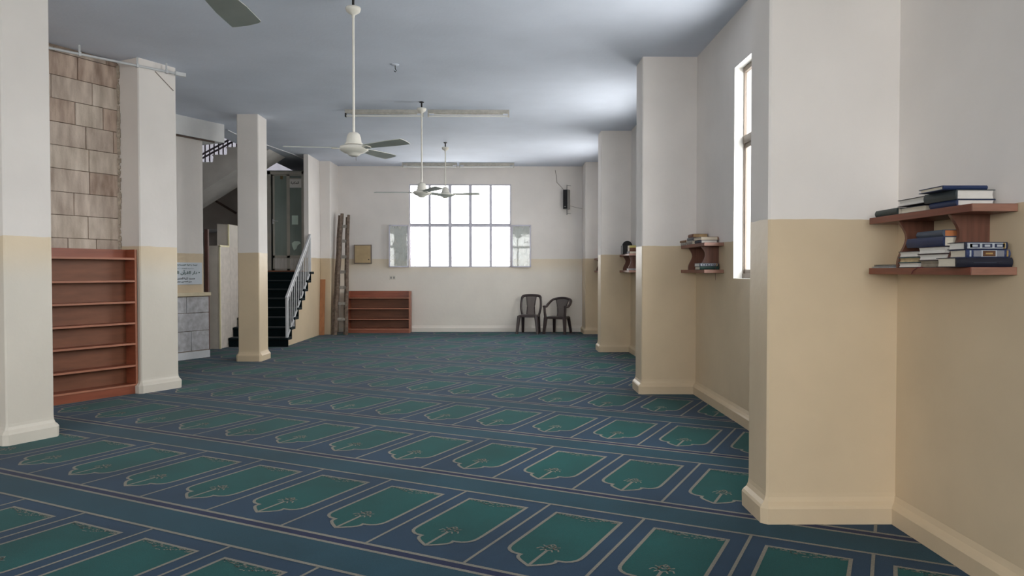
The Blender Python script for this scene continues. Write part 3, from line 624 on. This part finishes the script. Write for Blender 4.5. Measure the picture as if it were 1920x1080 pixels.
for n, ((a, b), lb) in enumerate(zip(RWIN, ['tall bronze framed window between the first and second piers', 'tall window hidden between the second and third piers', 'tall window hidden between the third and last piers'])):
    win_side(n + 2, a, b, lb)
for n, (a, b) in enumerate(BWIN): win_side(n + 6, a, b, 'unseen tall window added in the back wall for daylight, number %d counted from the stair side' % (n + 1), back=True)

# ------------------------------------------------------------------ bookcases
def bookcase(loc_, rz_, wd, ht, dp, shelves, label, kick):
    """origin at the front right foot (seen from the front), x to the left is negative, y goes back"""
    b = empty('bookcase', loc_, rz_, label=label, cat='bookcase'); t = .022
    for x in (-wd, -t):
        p = MB().box((x, 0, 0), (x + t, dp, ht)).obj('side_panel', CASE, b, bevel=.002)
        MB().box((x - .001, -.003, 0), (x + t + .001, .002, ht)).obj('edge_band', CASEE, p)
    MB().box((-wd + t, dp - .014, 0), (-t, dp - .002, ht)).obj('back_panel', CASEB, b)
    MB().box((-wd + t, dp - .03, shelves[-1]), (-t, dp - .0145, ht)).obj('top_rail', CASE, b)
    for z in shelves:
        s_ = MB().box((-wd + t, .004, z - t), (-t, dp - .015, z)).obj('shelf', CASE, b)
        MB().box((-wd + t, .0, z - t), (-t, .004, z)).obj('edge_band', CASEE, s_)
    MB().box((-wd + t, .012, 0), (-t, .03, kick)).obj('kick_board', CASE, b)
    return b
pr_, pl_ = gnd(257, 738), gnd(105, 757); ang = math.atan2((pr_ - pl_).y, (pr_ - pl_).x)
ang = math.radians(90 - 31)
bookcase((pr_.x, pr_.y + .02, 0), ang, 1.25, 1.71, .20, [.118, .345, .604, .848, 1.097, 1.346, 1.61], 'tall empty brown bookcase of seven shelves against the stone wall', .095)
fr = atY(771, 600, FY - .36)
bookcase((atY(768.5, 600, 17.62).x, 17.62, 0), 0, atY(768.5, 600, 17.62).x - atY(651, 600, 17.62).x, .985, .33, [.105, .335, .585, .835], 'low empty brown bookcase on the floor beside the ladder', .09)

# ------------------------------------------------------------------ wall shelves with brackets
def wall_shelf(y0, y1, label, group='wooden wall shelves beside the piers'):
    r = empty('wall_shelf', (RX, (y0 + y1) / 2, 1.434), label=label, cat='shelf', group=group)
    hl = (y1 - y0) / 2; dp = .205; t = .035
    for z in (0, .28):
        s_ = MB().box((-dp, -hl, z), (-.001, hl, z + t)).obj('shelf_board', WOOD, r, bevel=.002)
        MB().box((-dp + .002, -hl - .003, z + .001), (-.003, -hl - .0001, z + t - .001)).obj('end_grain', WOODE, s_)
    n = 14
    for yc in (-hl + .20, hl - .27):
        front = []
        for k in range(n + 1):
            u = k / n; x = -dp + .02 + .036 * math.sin(PI * u) ** 1.4 + .016 * math.sin(2 * PI * u) * -1
            front.append((x, t + u * (.28 - t)))
        poly = [(-.001, t), (-.001, .28)] + front[::-1]
        MB().prism(poly, yc - .011, yc + .011, lambda a, b, c: (a, c, b)).obj('bracket', WOODD, r)
    return r
wall_shelf(3.275, 4.20, 'dark wooden wall shelf nearest the camera, loaded with books'); wall_shelf(7.70, 8.72, 'small dark wall shelf in the corner by the bronze window')
wall_shelf(12.4, 13.43, 'far wall shelf carrying a round black item'); wall_shelf(16.2, 17.26, 'farthest wall shelf, a sliver behind the third pier')

# ------------------------------------------------------------------ books
BK = {}
def bmat(rgb): 
    k = 'book_cover_%d_%d_%d' % rgb
    return mat(k, rgb, .5, .10, 12, .1, 200, spec=.4)
GOLD = mat('gilt', (176, 150, 96), .45, .08, 20, metal=.4); SILV = mat('silver_print', (176, 182, 190), .5, .08, 30)
def book(cx, cy, z, lx, ly, h, rz_, cover, label, pages=PAGES, spine='-y', group=None, deco=None, ct=.0028):
    """lies flat: lx x ly footprint, thickness h, spine towards the given local side; centre cx, cy on world"""
    b = empty('book', (cx, cy, z), rz_, label=label, cat='book', group=group); m = bmat(cover)
    hx, hy = lx / 2, ly / 2
    R = {'-y': lambda x, y: (x, y), '+y': lambda x, y: (-x, -y), '-x': lambda x, y: (y, -x), '+x': lambda x, y: (-y, x)}[spine]
    if spine in ('-x', '+x'): hx, hy = hy, hx
    # cover: two boards and a rounded spine on local -y
    sec = [(hy, 0), (-hy + .006, 0)] + [(-hy + .004 - .007 * math.sin(PI * k / 6), h * k / 6) for k in range(7)] + [(-hy + .006, h), (hy, h), (hy, h - ct), (-hy + .009, h - ct), (-hy + .009, ct), (hy, ct)]
    def T(a, bb, c): x, y = R(c, a); return (x, y, bb)
    cv = MB().prism(sec, -hx, hx, T).obj('cover', m, b)
    ins = .006
    MB().prism([(-hy + .008, ct), (hy - ins, ct), (hy - ins - .004, h / 2), (hy - ins, h - ct), (-hy + .008, h - ct)], -hx + ins, hx - ins, T).obj('page_block', pages, b)
    if deco:
        def spine_patch(name, x0, x1, z0, z1, mm, off=.0045):
            q = MB().prism([(x0, z0), (x1, z0), (x1, z1), (x0, z1)], -hy - off - .0006, -hy - off + .004, lambda a, bb, c: (*R(a, c), bb)).obj(name, mm, cv); return q
        deco(spine_patch, hx, h)
    return b
def X_of(px, Y): return atY(px, 450, Y).x
NAVY, INK, GRN, GRY = (38, 50, 84), (26, 30, 42), (46, 58, 58), (62, 68, 72)
G1 = 'books on the near wall shelf'
ZT, ZL = 1.434 + .28 + .035 + .0005, 1.434 + .035 + .0005
XF = RX - .205
def deco_a(P, hx, h):      # white and blue Quran spine
    P('spine_panel', -hx + .008, hx - .012, .004, h - .004, SILV)
    for c in (-.055, 0.0, .055): P('spine_medallion', c - .022, c + .022, .008, h - .008, bmat((44, 52, 80)), .0052); P('medallion_core', c - .012, c + .012, .012, h - .012, SILV, .0058)
    P('spine_number', -hx + .012, -hx + .028, .008, h - .008, bmat((196, 200, 206)), .0052); P('gilt_band', hx - .024, hx - .014, .004, h - .004, GOLD, .0052)
def deco_b(P, hx, h):
    P('spine_panel', -hx + .03, hx - .03, .004, h - .004, bmat((126, 128, 138))); P('gilt_medallion', -.034, .034, .0035, h - .0035, SILV, .0052)
    P('spine_medallion', -.028, .028, .005, h - .005, bmat((92, 62, 44)), .0058); P('lettering_band', -.016, .016, h * .4, h * .6, GOLD, .0064)
    P('gilt_band', -hx + .012, -hx + .018, .004, h - .004, SILV, .0052); P('gilt_band', hx - .018, hx - .012, .004, h - .004, GOLD, .0052)
def deco_c(P, hx, h): P('lettering_band', -.05, .05, h * .42, h * .5, bmat((52, 58, 76)))
def deco_o(P, hx, h): P('gilt_band', hx - .02, hx - .012, 0.004, h - .004, GOLD)
# lower board, near stack (spines to the camera)
book(2.113, 3.365, ZL, .250, .155, .042, 0, (24, 28, 44), 'thick glossy black book at the bottom of the near shelf end', PAGES, '-y', G1, deco_c)
book(2.138, 3.368, ZL + .0425, .195, .135, .035, 0, (54, 66, 104), 'blue spined book with brown oval medallion on the near shelf', PAGES, '-y', G1, deco_b)
book(2.128, 3.366, ZL + .078, .190, .135, .033, 0, (40, 46, 68), 'silver and blue patterned spine book topping the near shelf stack', PAGESW, '-y', G1, deco_a)
# lower board, between the brackets
book(2.145, 3.60, ZL, .19, .20, .034, 0, (88, 80, 76), 'grey-brown book under two pale paged books between the brackets', mat('old_pages', (150, 138, 122), .85, .12, 30, .2, 300), '+x', G1)
book(2.142, 3.595, ZL + .0345, .185, .22, .030, .03, (66, 50, 56), 'maroon covered book with white fore-edge between the brackets', PAGESW, '+x', G1)
book(2.150, 3.60, ZL + .065, .20, .235, .034, -.02, (60, 50, 54), 'broad white fore-edge book below the navy one', PAGESW, '+x', G1)
book(2.150, 3.665, ZL + .0995, .19, .31, .046, .02, NAVY, 'large navy book in the middle of the near shelf', PAGES, '-x', G1)
book(2.150, 3.64, ZL + .146, .16, .25, .032, -.05, (74, 84, 100), 'slate blue book with orange page end topping the middle pile', mat('orange_pages', (196, 122, 74), .8, .1, 20), '-x', G1)
book(2.145, 3.825, ZL, .17, .19, .026, 0, (44, 40, 46), 'bottom book of the short pile by the far bracket', PAGESW, '+x', G1)
book(2.147, 3.83, ZL + .0265, .165, .18, .026, .02, (70, 110, 112), 'tan paged book with teal cover in the short pile', mat('tan_pages', (190, 168, 132), .85, .15, 30, .2, 300), '+x', G1)
book(2.146, 3.825, ZL + .053, .17, .185, .030, -.02, (56, 58, 72), 'top book of the short pile by the far bracket', PAGESW, '+x', G1)
book(2.140, 4.13, ZL, .13, .19, .008, 0, (170, 176, 178), 'thin grey booklet flat on the far end of the near shelf', PAGESW, '+x', G1)
book(2.145, 4.13, ZL + .0085, .12, .17, .009, .06, (44, 46, 54), 'thin dark booklet lying on the grey booklet', PAGESW, '+x', G1)
# upper board
book(2.145, 4.045, ZT, .17, .245, .036, -.03, GRN, 'dark green book alone at the far end of the top board', PAGES, '-x', G1)
book(2.150, 3.80, ZT, .17, .22, .030, .04, (42, 52, 72), 'blue book half hidden under a white paged one on the top board', PAGES, '+x', G1)
book(2.135, 3.775, ZT + .0365, .17, .27, .034, -.02, (52, 50, 56), 'pale fore-edge book resting askew across two others on the top board', PAGESW, '+x', G1)
book(2.138, 3.50, ZT, .18, .215, .028, .0, (42, 54, 88), 'lowest navy book of the tall pile on the top board', PAGESW, '-x', G1)
book(2.132, 3.515, ZT + .0285, .185, .245, .044, .03, (56, 64, 68), 'thick dark grey-green book in the tall pile on the top board', PAGESW, '-x', G1)
book(2.092, 3.50, ZT + .073, .20, .21, .019, -.02, (40, 56, 92), 'slim navy book topping the tall pile', PAGES, '-y', G1)
def ribbon(name, pts, label, wd=.004):
    mb = MB()
    for a, b in zip(pts, pts[1:]): mb.bar(a, b, wd, .0012, (1, 0, 0))
    tag(mb.obj('bookmark_ribbon', RIBB), label, 'ribbon')
ribbon('r', [(XF + .004, 3.66, ZL + .0012), (XF - .003, 3.70, ZL - .001), (XF - .004, 3.735, ZL - .016), (XF - .004, 3.75, ZL - .032)], 'maroon bookmark ribbon hanging over the near shelf edge')
# second shelf
G2 = 'books on the corner wall shelf by the window'
book(2.135, 8.66, ZT, .16, .22, .032, .0, (160, 156, 150), 'pale book at the pier end of the corner shelf', PAGESW, '-x', G2)
book(2.125, 8.67, ZT + .0325, .15, .20, .026, .08, (128, 92, 66), 'brown book on the pale one at the pier end', PAGES, '-x', G2)
book(2.150, 8.42, ZT, .17, .23, .045, 0, (150, 146, 138), 'thick grey book under the tallest pile of the corner shelf', PAGES, '-x', G2)
book(2.150, 8.40, ZT + .0455, .16, .22, .034, .05, (104, 104, 112), 'slate book in the tallest pile of the corner shelf', PAGES, '-x', G2)
book(2.155, 8.38, ZT + .080, .17, .24, .036, -.04, (112, 66, 46), 'red-brown book topping the corner shelf pile', mat('tan_pages2', (190, 160, 118), .85, .12, 30), '-x', G2)
book(2.140, 7.98, ZT, .18, .25, .030, 0, (50, 56, 74), 'dark blue book with white pages on the window end of the corner shelf', PAGESW, '-x', G2)
book(2.138, 7.99, ZT + .0305, .19, .26, .036, .04, (136, 96, 72), 'tan book lying over the dark blue one by the window', PAGES, '+x', G2)
book(2.135, 7.94, ZL, .20, .22, .033, 0, (36, 66, 60), 'dark green book on the lower board of the corner shelf', PAGES, '-y', G2)
book(2.130, 7.94, ZL + .0335, .20, .21, .034, .03, (48, 54, 74), 'silver patterned navy book on the lower board of the corner shelf', PAGESW, '-y', G2, deco_a)
ribbon('r', [(2.175, 7.80, ZL + .05), (2.175, 7.757, ZL + .05), (2.177, 7.752, ZL - .02), (2.178, 7.752, ZL - .11)], 'dark bookmark ribbon dangling below the corner shelf', .006)
# third shelf
G3 = 'books on the far wall shelf'
Y3 = 12.55
book(2.140, 12.62, ZT, .15, .22, .040, 0, (42, 48, 66), 'dark blue book at the base of the far shelf pile', PAGES, '-x', G3)
book(2.145, 12.62, ZT + .0405, .15, .22, .055, 0, (104, 64, 44), 'brown book in the far shelf pile', PAGES, '-y', G3)
book(2.150, 12.62, ZT + .096, .16, .22, .040, 0, (196, 184, 112), 'yellow book topping the far shelf pile', PAGES, '-y', G3)
book(2.140, 12.62, ZL, .17, .22, .030, 0, (176, 178, 180), 'silver-grey booklet on the lower board of the far shelf', PAGESW, '-y', G3)
bb = empty('black_box', (2.09, 12.98, ZT), label='small black upright box on the far wall shelf', cat='box')
MB().box((-.075, -.10, 0), (.06, .10, .15)).obj('case', BLACKP, bb, bevel=.006); MB().box((-.066, -.104, .012), (.052, -.099, .138)).obj('front_plate', DARKM, bb)
cl = empty('round_black_case', (2.145, 13.2, ZT), label='round black disc-shaped case standing behind the black box', cat='case')
mb = MB(); mb.rings([[(.085 * k * math.cos(2 * PI * i / 28), y, .155 + .085 * k * math.sin(2 * PI * i / 28)) for i in range(28)] for y, k in ((-.03, .9), (-.024, 1), (.024, 1), (.03, .9))]); mb.obj('disc', BLACKP, cl); MB().box((-.05, -.028, 0), (.05, .028, .09)).obj('stand', BLACKP, cl)

# ------------------------------------------------------------------ ceiling fans
def make_fan(x, y, zmot, angs, label, R=.66, pitch=-11, canopy=.10, small=False):
    f = empty('ceiling_fan', (x, y, CZ), label=label, cat='fan', group='ceiling fans in a row')
    zm = zmot - CZ
    MB().lathe([(.006, 0), (.035, 0), (.035, -.012), (.012, -.02), (.012, -canopy - .01), (.004, -canopy - .01)], n=12).obj('ceiling_hook', DARKM, f)
    MB().lathe([(.02, -canopy + .01), (.066, -canopy + .006), (.071, -canopy - .006), (.062, -canopy - .034), (.026, -canopy - .058), (.014, -canopy - .066), (.014, -canopy - .085)], n=18).obj('canopy', FANW, f)
    MB().lathe([(.0115, -canopy - .06), (.0115, zm + .12)], n=12).obj('down_rod', FANW, f)
    m = MB().lathe([(.016, zm + .148), (.036, zm + .143), (.054, zm + .130), (.064, zm + .10), (.071, zm + .055), (.086, zm + .036), (.086, zm + .030)], n=26).obj('motor_bell', FANW, f)
    MB().lathe([(.075, zm + .022), (.112, zm + .020), (.130, zm + .010), (.134, zm - .006), (.122, zm - .022), (.09, zm - .042), (.055, zm - .055), (.05, zm - .066), (.03, zm - .074), (.004, zm - .076)], n=28).obj('motor_housing', FANW, f)
    for a in angs:
        a = math.radians(a); M = Matrix.Rotation(a, 4, 'Z') @ Matrix.Rotation(math.radians(pitch), 4, 'X')
        def T(px_, py_, pz_): v = M @ Vector((px_, py_, pz_)); return (v.x, v.y, v.z + zm + .004)
        n = 8; out = []
        for k in range(n + 1):
            u = k / n; xx = .15 + (R - .15) * u; wdt = .046 + .024 * min(1, u * 1.6); out.append((xx, wdt))
        poly = [(xx, -ww) for xx, ww in out] + [(R + .012, -.05), (R + .016, 0), (R + .006, .05)] + [(xx, ww * .92) for xx, ww in out[::-1]]
        b = MB().prism(poly, -.0025, .0025, T).obj('blade', FANB, f)
        MB().prism([(.085, -.034), (.19, -.03), (.205, 0), (.19, .03), (.085, .034)], -.012, -.003, T).obj('blade_iron', FANW, b)
    mb = MB(); mb.tube([(.02, 0, zm - .07), (.022, -.01, zm - .115)], .0015, 5); mb.obj('pull_cord', DARKM, f)
    return f
fb = atY(663.5, 278, 6.95)
make_fan(-1.19, 2.81, 2.58, (90, 210, 330), 'ceiling fan at the top edge of the view with one blade showing')
make_fan(fb.x, 6.95, fb.z, (-33, 66, 187), 'nearest fully visible white ceiling fan on a long rod', R=.62)
fc = atY(791, 361, 11.2)
make_fan(fc.x, 11.2, fc.z, (178, 297, 55), 'white ceiling fan hanging in front of the end window', R=.70)
fd = atY(838, 366.5, 14.7)
make_fan(fd.x - .03, 14.7, fd.z + .02, (-4, 116, 236), 'farthest ceiling fan, small against the end window', pitch=-13)

# ------------------------------------------------------------------ fluorescent battens
def batten(px0, px1, y, label):
    x0, x1 = atY(px0, 215, y).x, atY(px1, 215, y).x; xm = (x0 + x1) / 2; h = (x1 - x0) / 2
    f = empty('fluorescent_light', (xm, y, CZ), label=label, cat='lamp', group='unlit fluorescent battens on the ceiling')
    MB().box((-h, -.025, -.055), (h, .025, 0)).obj('batten_body', FIX, f, bevel=.004)
    MB().box((-h + .1, -.012, -.072), (h - .1, .012, -.0555)).obj('ballast_cover', FIX, f)
    for s_ in (-1, 1): MB().box((s_ * h, -.022, -.112), (s_ * (h - .022), .022, -.0555)).obj('lamp_holder', DARKM if px0 < 700 and s_ < 0 else FIX, f)
    MB().tube([(-h + .023, 0, -.095), (h - .023, 0, -.095)], .014, 12).obj('lamp_tube', TUBE, f)
batten(647, 794, 11.75, 'dusty unlit fluorescent batten to the left of the middle fan rod'); batten(802, 955, 11.75, 'unlit fluorescent batten right of the middle fan rod')
batten(754, 857, 17.45, 'small far fluorescent batten above the end window, left one of the pair'); batten(861, 964, 17.45, 'small far fluorescent batten above the end window, right one of the pair')

# ------------------------------------------------------------------ plastic chairs
def leg(p, q, w0, w1, parent):
    w0, w1 = w0 * 1.15, w1 * 1.4
    p, q = Vector(p), Vector(q); rs = []
    for k in range(5):
        u = k / 4; c = p.lerp(q, u); a = (w0 + (w1 - w0) * u) / 2; rs.append([(c.x + a * sx, c.y + a * .8 * sy, c.z) for sx, sy in ((-1, -.6), (-.6, -1), (.6, -1), (1, -.6), (1, .6), (.6, 1), (-.6, 1), (-1, .6))])
    MB().rings(rs, smooth=False).obj('leg', PLAST, parent)
def seat(parent, zs, w=.21, d0=-.22, d1=.19):
    pts = [(-w, d0 + .03), (-w + .03, d0), (w - .03, d0), (w, d0 + .03), (w - .015, d1 - .03), (w - .05, d1), (-w + .05, d1), (-w + .015, d1 - .03)]
    mb = MB(); mb.prism(pts, zs - .05, zs); MBo = mb.obj('seat', PLAST, parent, bevel=.012); return MBo
def arch(pts, n=28):
    out = []
    P = [Vector(p) for p in pts]
    P = [P[0] * 2 - P[1]] + P + [P[-1] * 2 - P[-2]]
    m = len(P) - 3
    for s_ in range(m):
        for k in range(n // m):
            t = k / (n // m); a, b, c, d = P[s_:s_ + 4]
            out.append(.5 * ((2 * b) + (c - a) * t + (2 * a - 5 * b + 4 * c - d) * t * t + (3 * b - a - 3 * c + d) * t ** 3))
    out.append(P[-2]); return out
def splat(parent, w0, w1, z0, z1, y0, y1):
    for s_ in (-1, 1):
        MB().tube(arch([(s_ * w0, y0, z0), (s_ * (w0 - .012), (y0 * 2 + y1) / 3 - .008, z0 + (z1 - z0) * .4), (s_ * w1, y1, z1)], 8), .014, 6, .012).obj('back_stile', PLAST, parent)
    n = 6; vs = []
    for k in range(n + 1):
        u = k / n; z = z0 + (z1 - z0) * u; ww = (w0 + (w1 - w0) * u) - .012 * math.sin(PI * u); yy = y0 + (y1 - y0) * u - .010 * math.sin(PI * u)
        for off in (-.003, .003):
            vs += [(-ww, yy + off, z), (ww, yy + off, z)]
    fs = []
    for k in range(n):
        a = k * 4; b = a + 4; fs += [(a, a + 1, b + 1, b), (a + 2, b + 2, b + 3, a + 3), (a, b, b + 2, a + 2), (a + 1, a + 3, b + 3, b + 1)]
    MB().add(vs, fs).obj('back_panel', PLASTP, parent)
a_f = gnd(988, 626.5); 
ch = empty('plastic_chair', (a_f.x + .06, 17.52, 0), math.radians(-13), label='armless dark brown plastic chair with tall open back by the end wall', cat='chair')
seat(ch, .435, .225)
for s_ in (-1, 1):
    leg((s_ * .20, -.20, .42), (s_ * .245, -.245, 0), .07, .04, ch); leg((s_ * .185, .17, .42), (s_ * .20, .235, 0), .065, .042, ch)
MB().tube(arch([(-.195, .17, .40), (-.235, .20, .60), (-.222, .255, .82), (-.165, .275, .872), (0, .28, .885), (.165, .275, .872), (.222, .255, .82), (.235, .20, .60), (.195, .17, .40)], 48), [.026] * 12 + [.032] * 25 + [.026] * 12, 8, .020, (0, 1, 0)).obj('back_frame', PLAST, ch)
splat(ch, .098, .115, .43, .86, .185, .275)
ac = empty('plastic_armchair', (gnd(1049, 627.5).x, 17.48, 0), math.radians(-27), label='dark brown plastic armchair with low rounded back near the corner', cat='chair')
seat(ac, .40, .235)
for s_ in (-1, 1):
    leg((s_ * .235, -.20, .385), (s_ * .265, -.25, 0), .075, .042, ac); leg((s_ * .18, .17, .385), (s_ * .215, .25, 0), .065, .04, ac)
    MB().tube([(s_ * .24, -.205, .37), (s_ * .255, -.215, .50), (s_ * .262, -.215, .625)], [.036, .03, .03], 8, .026).obj('arm_post', PLAST, ac)
MB().tube(arch([(-.265, -.235, .635), (-.27, -.10, .63), (-.27, .06, .70), (-.21, .20, .79), (0, .265, .825), (.21, .20, .79), (.27, .06, .70), (.27, -.10, .63), (.265, -.235, .635)], 48), .036, 8, .026).obj('arm_and_back_rail', PLAST, ac)
splat(ac, .105, .165, .39, .80, .175, .24)

# ------------------------------------------------------------------ wooden ladder
lb0 = gnd(627, 628); ld = empty('wooden_ladder', (lb0.x, lb0.y - .02, 0), label='paint-stained wooden step ladder leaning in the corner', cat='ladder')
H_ = 2.80; lean = .42
def rail(x0, x1, y0, y1, h, wx=.045, wy=.085):
    n = 10; rs = []
    for k in range(n + 1):
        u = k / n; x = x0 + (x1 - x0) * u + .006 * math.sin(k * 2.1); y = y0 + (y1 - y0) * u; rs.append([(x - wx / 2, y - wy / 2, u * h), (x + wx / 2, y - wy / 2, u * h), (x + wx / 2, y + wy / 2, u * h), (x - wx / 2, y + wy / 2, u * h)])
    MB().rings(rs, smooth=False).obj('rail', OLDW, ld)
rail(.03, .10, 0, lean, H_, .06); rail(.28, .25, 0, lean, H_ - .03, .05)
rail(-.05, .03, .10, lean + .06, H_ - .04, .055); rail(.21, .20, .12, lean + .06, H_ - .08, .04)
for py in (424.5, 452, 481.6, 510, 539, 569, 598.6):
    z = atY(640, py, lb0.y + .05).z; u = z / H_; z = atY(640, py, lb0.y - .02 + lean * u).z; u = z / H_
    MB().bar((.03 + .07 * u, lean * u, z), (.28 - .03 * u, lean * u, z), .07, .03, (0, 1, 0)).obj('rung', RUNG, ld, bevel=.004)

# ------------------------------------------------------------------ small fittings
def wall_box(px0, px1, py0, py1): return atY(px0, 480, FY).x, atY(px1, 480, FY).x, atY(700, py1, FY).z, atY(700, py0, FY).z
x0, x1, z0, z1 = wall_box(665, 697.5, 459, 494.5)
cb = empty('wall_cabinet', ((x0 + x1) / 2, FY, z0), label='small tan meter cabinet with dark frame on the end wall', cat='cabinet')
w2, hh = (x1 - x0) / 2, z1 - z0
MB().box((-w2, -.085, 0), (w2, -.001, hh)).obj('body', BRON, cb, bevel=.003)
d_ = MB().box((-w2 + .02, -.097, .02), (w2 - .02, -.0855, hh - .02)).obj('door', PLY, cb, bevel=.003); MB().lathe([(.001, .0), (.012, 0), (.012, .012), (.001, .012)], n=10).obj('lock', DARKM, d_)
lk = d_.children[0]; lk.location = (w2 - .06, -.097, .10); lk.rotation_euler = (PI / 2, 0, 0)
x0, x1, z0, z1 = wall_box(730, 742, 516.5, 524.5)
so = empty('wall_socket', ((x0 + x1) / 2, FY, z0), label='cream double socket plate under the window sash', cat='socket')
MB().box((-(x1 - x0) / 2, -.014, 0), ((x1 - x0) / 2, -.001, z1 - z0)).obj('plate', CREAMP, so, bevel=.003)
for s_ in (-.035, .035): MB().box((s_ - .018, -.018, .025), (s_ + .018, -.0145, .075)).obj('outlet', GREYP, so)
p = atY(1062, 374, FY - .13); sh = atY(1062, 355.5, FY - .13).z - atY(1062, 392, FY - .13).z
sp = empty('wall_speaker', (p.x, FY - .125, p.z - sh / 2), math.radians(-33), label='slim black column loudspeaker high on the end wall', cat='speaker')
MB().box((-.062, -.055, 0), (.062, .075, sh)).obj('cabinet', GREYP, sp, bevel=.004); MB().box((-.056, -.064, .008), (.056, -.0555, sh - .008)).obj('grille', BLACKP, sp)
MB().box((-.022, -.067, .05), (.022, -.0645, .068)).obj('badge', GREYP, sp)
for za, zb, zc in ((sh, sh + .12, sh + .10), (-.13, 0, -.10)):
    mb = MB(); mb.box((-.008, .02, za), (.008, .035, zb)); mb.bar((0, .028, zc), (.055, .12, zc), .012, .012); mb.obj('bracket', GREYP, sp)
def cable(pts, r, m, label, name='cable'):
    return tag(MB().tube(pts, r, 6).obj(name, m), label, 'cable')
Yc = FY - .006
WIRE = mat('wire_grey', (150, 140, 132), .6, .1, 10)
cable([atY(a, b, Yc) for a, b in ((1041, 319), (1043, 330), (1044, 342), (1052, 350), (1058, 357))], .006, WIRE, 'thin wire drooping from the ceiling to the loudspeaker')
cable([atY(a, b, Yc) for a, b in ((1069, 386), (1080, 389), (1090, 391), (1096.5, 390))], .005, WIRE, 'thin cable running from the loudspeaker toward the corner pier')
# conduit with end cap along the ceiling by the second column
a_, b_ = gnd(93, 90, CZ - .10), gnd(346, 141, CZ - .10)
cnd = empty('ceiling_conduit', (b_.x, b_.y, CZ), label='white conduit along the ceiling above the stone wall and column', cat='conduit')
loc(MB().tube([a_ + (a_ - b_) * .4, b_], .014, 8).obj('pipe', PIPE), cnd); e_ = (b_ - a_).normalized()
loc(MB().bar(b_ - e_ * .12, b_ + e_ * .01, .045, .045).obj('end_cap', PIPE, bevel=.004), cnd)
for t_ in (.2, .62, .85): c_ = a_.lerp(b_, t_); loc(MB().bar(c_ - e_ * .012, c_ + e_ * .012, .04, .042).box((c_.x - .008, c_.y - .008, c_.z), (c_.x + .008, c_.y + .008, CZ)).obj('clip', PIPE), cnd)
def oncol2(px, py):
    d = ray(px, py); n = Vector((NV.x, NV.y, 0)); p0 = Vector((C2.x, C2.y, 0)) + n * .004; t = (p0 - Vector((0, 0, CAMH))).dot(n) / d.dot(n); return Vector((0, 0, CAMH)) + d * t
cable([oncol2(291, 134), oncol2(308, 152), oncol2(325, 170)], .005, WIRE, 'short wire slanting across the top of the turned column')
pts_ = [gnd(px, py, CZ - .013) for px, py in ((427, 244), (441, 251), (497, 271), (549, 289), (575, 301))]
cable(pts_, .010, PIPE, 'thin white cable along the ceiling edge toward the library door')
hk = gnd(741, 121, CZ); hb = empty('ceiling_hook', (hk.x, hk.y, CZ), label='bare fan hook with white plaster patch on the ceiling', cat='hook')
MB().lathe([(.05, 0), (.045, -.008), (.012, -.012), (.002, -.012)], n=12).obj('plaster_patch', CEIL, hb); MB().tube([(0, 0, -.01), (0, 0, -.05), (.015, 0, -.075), (.0, 0, -.09), (-.014, 0, -.075)], .005, 6).obj('hook', DARKM, hb)
# brown plank leaning by the pilaster
tag(MB().prism([(17.03, .005), (17.05, .005), (17.19, 1.27), (17.17, 1.27)], -4.24, -4.125, lambda a, b, c: (c, a, b)).obj('wooden_plank', PLANK, bevel=.003), 'narrow brown plank leaning on the corner pilaster by the stair', 'plank')
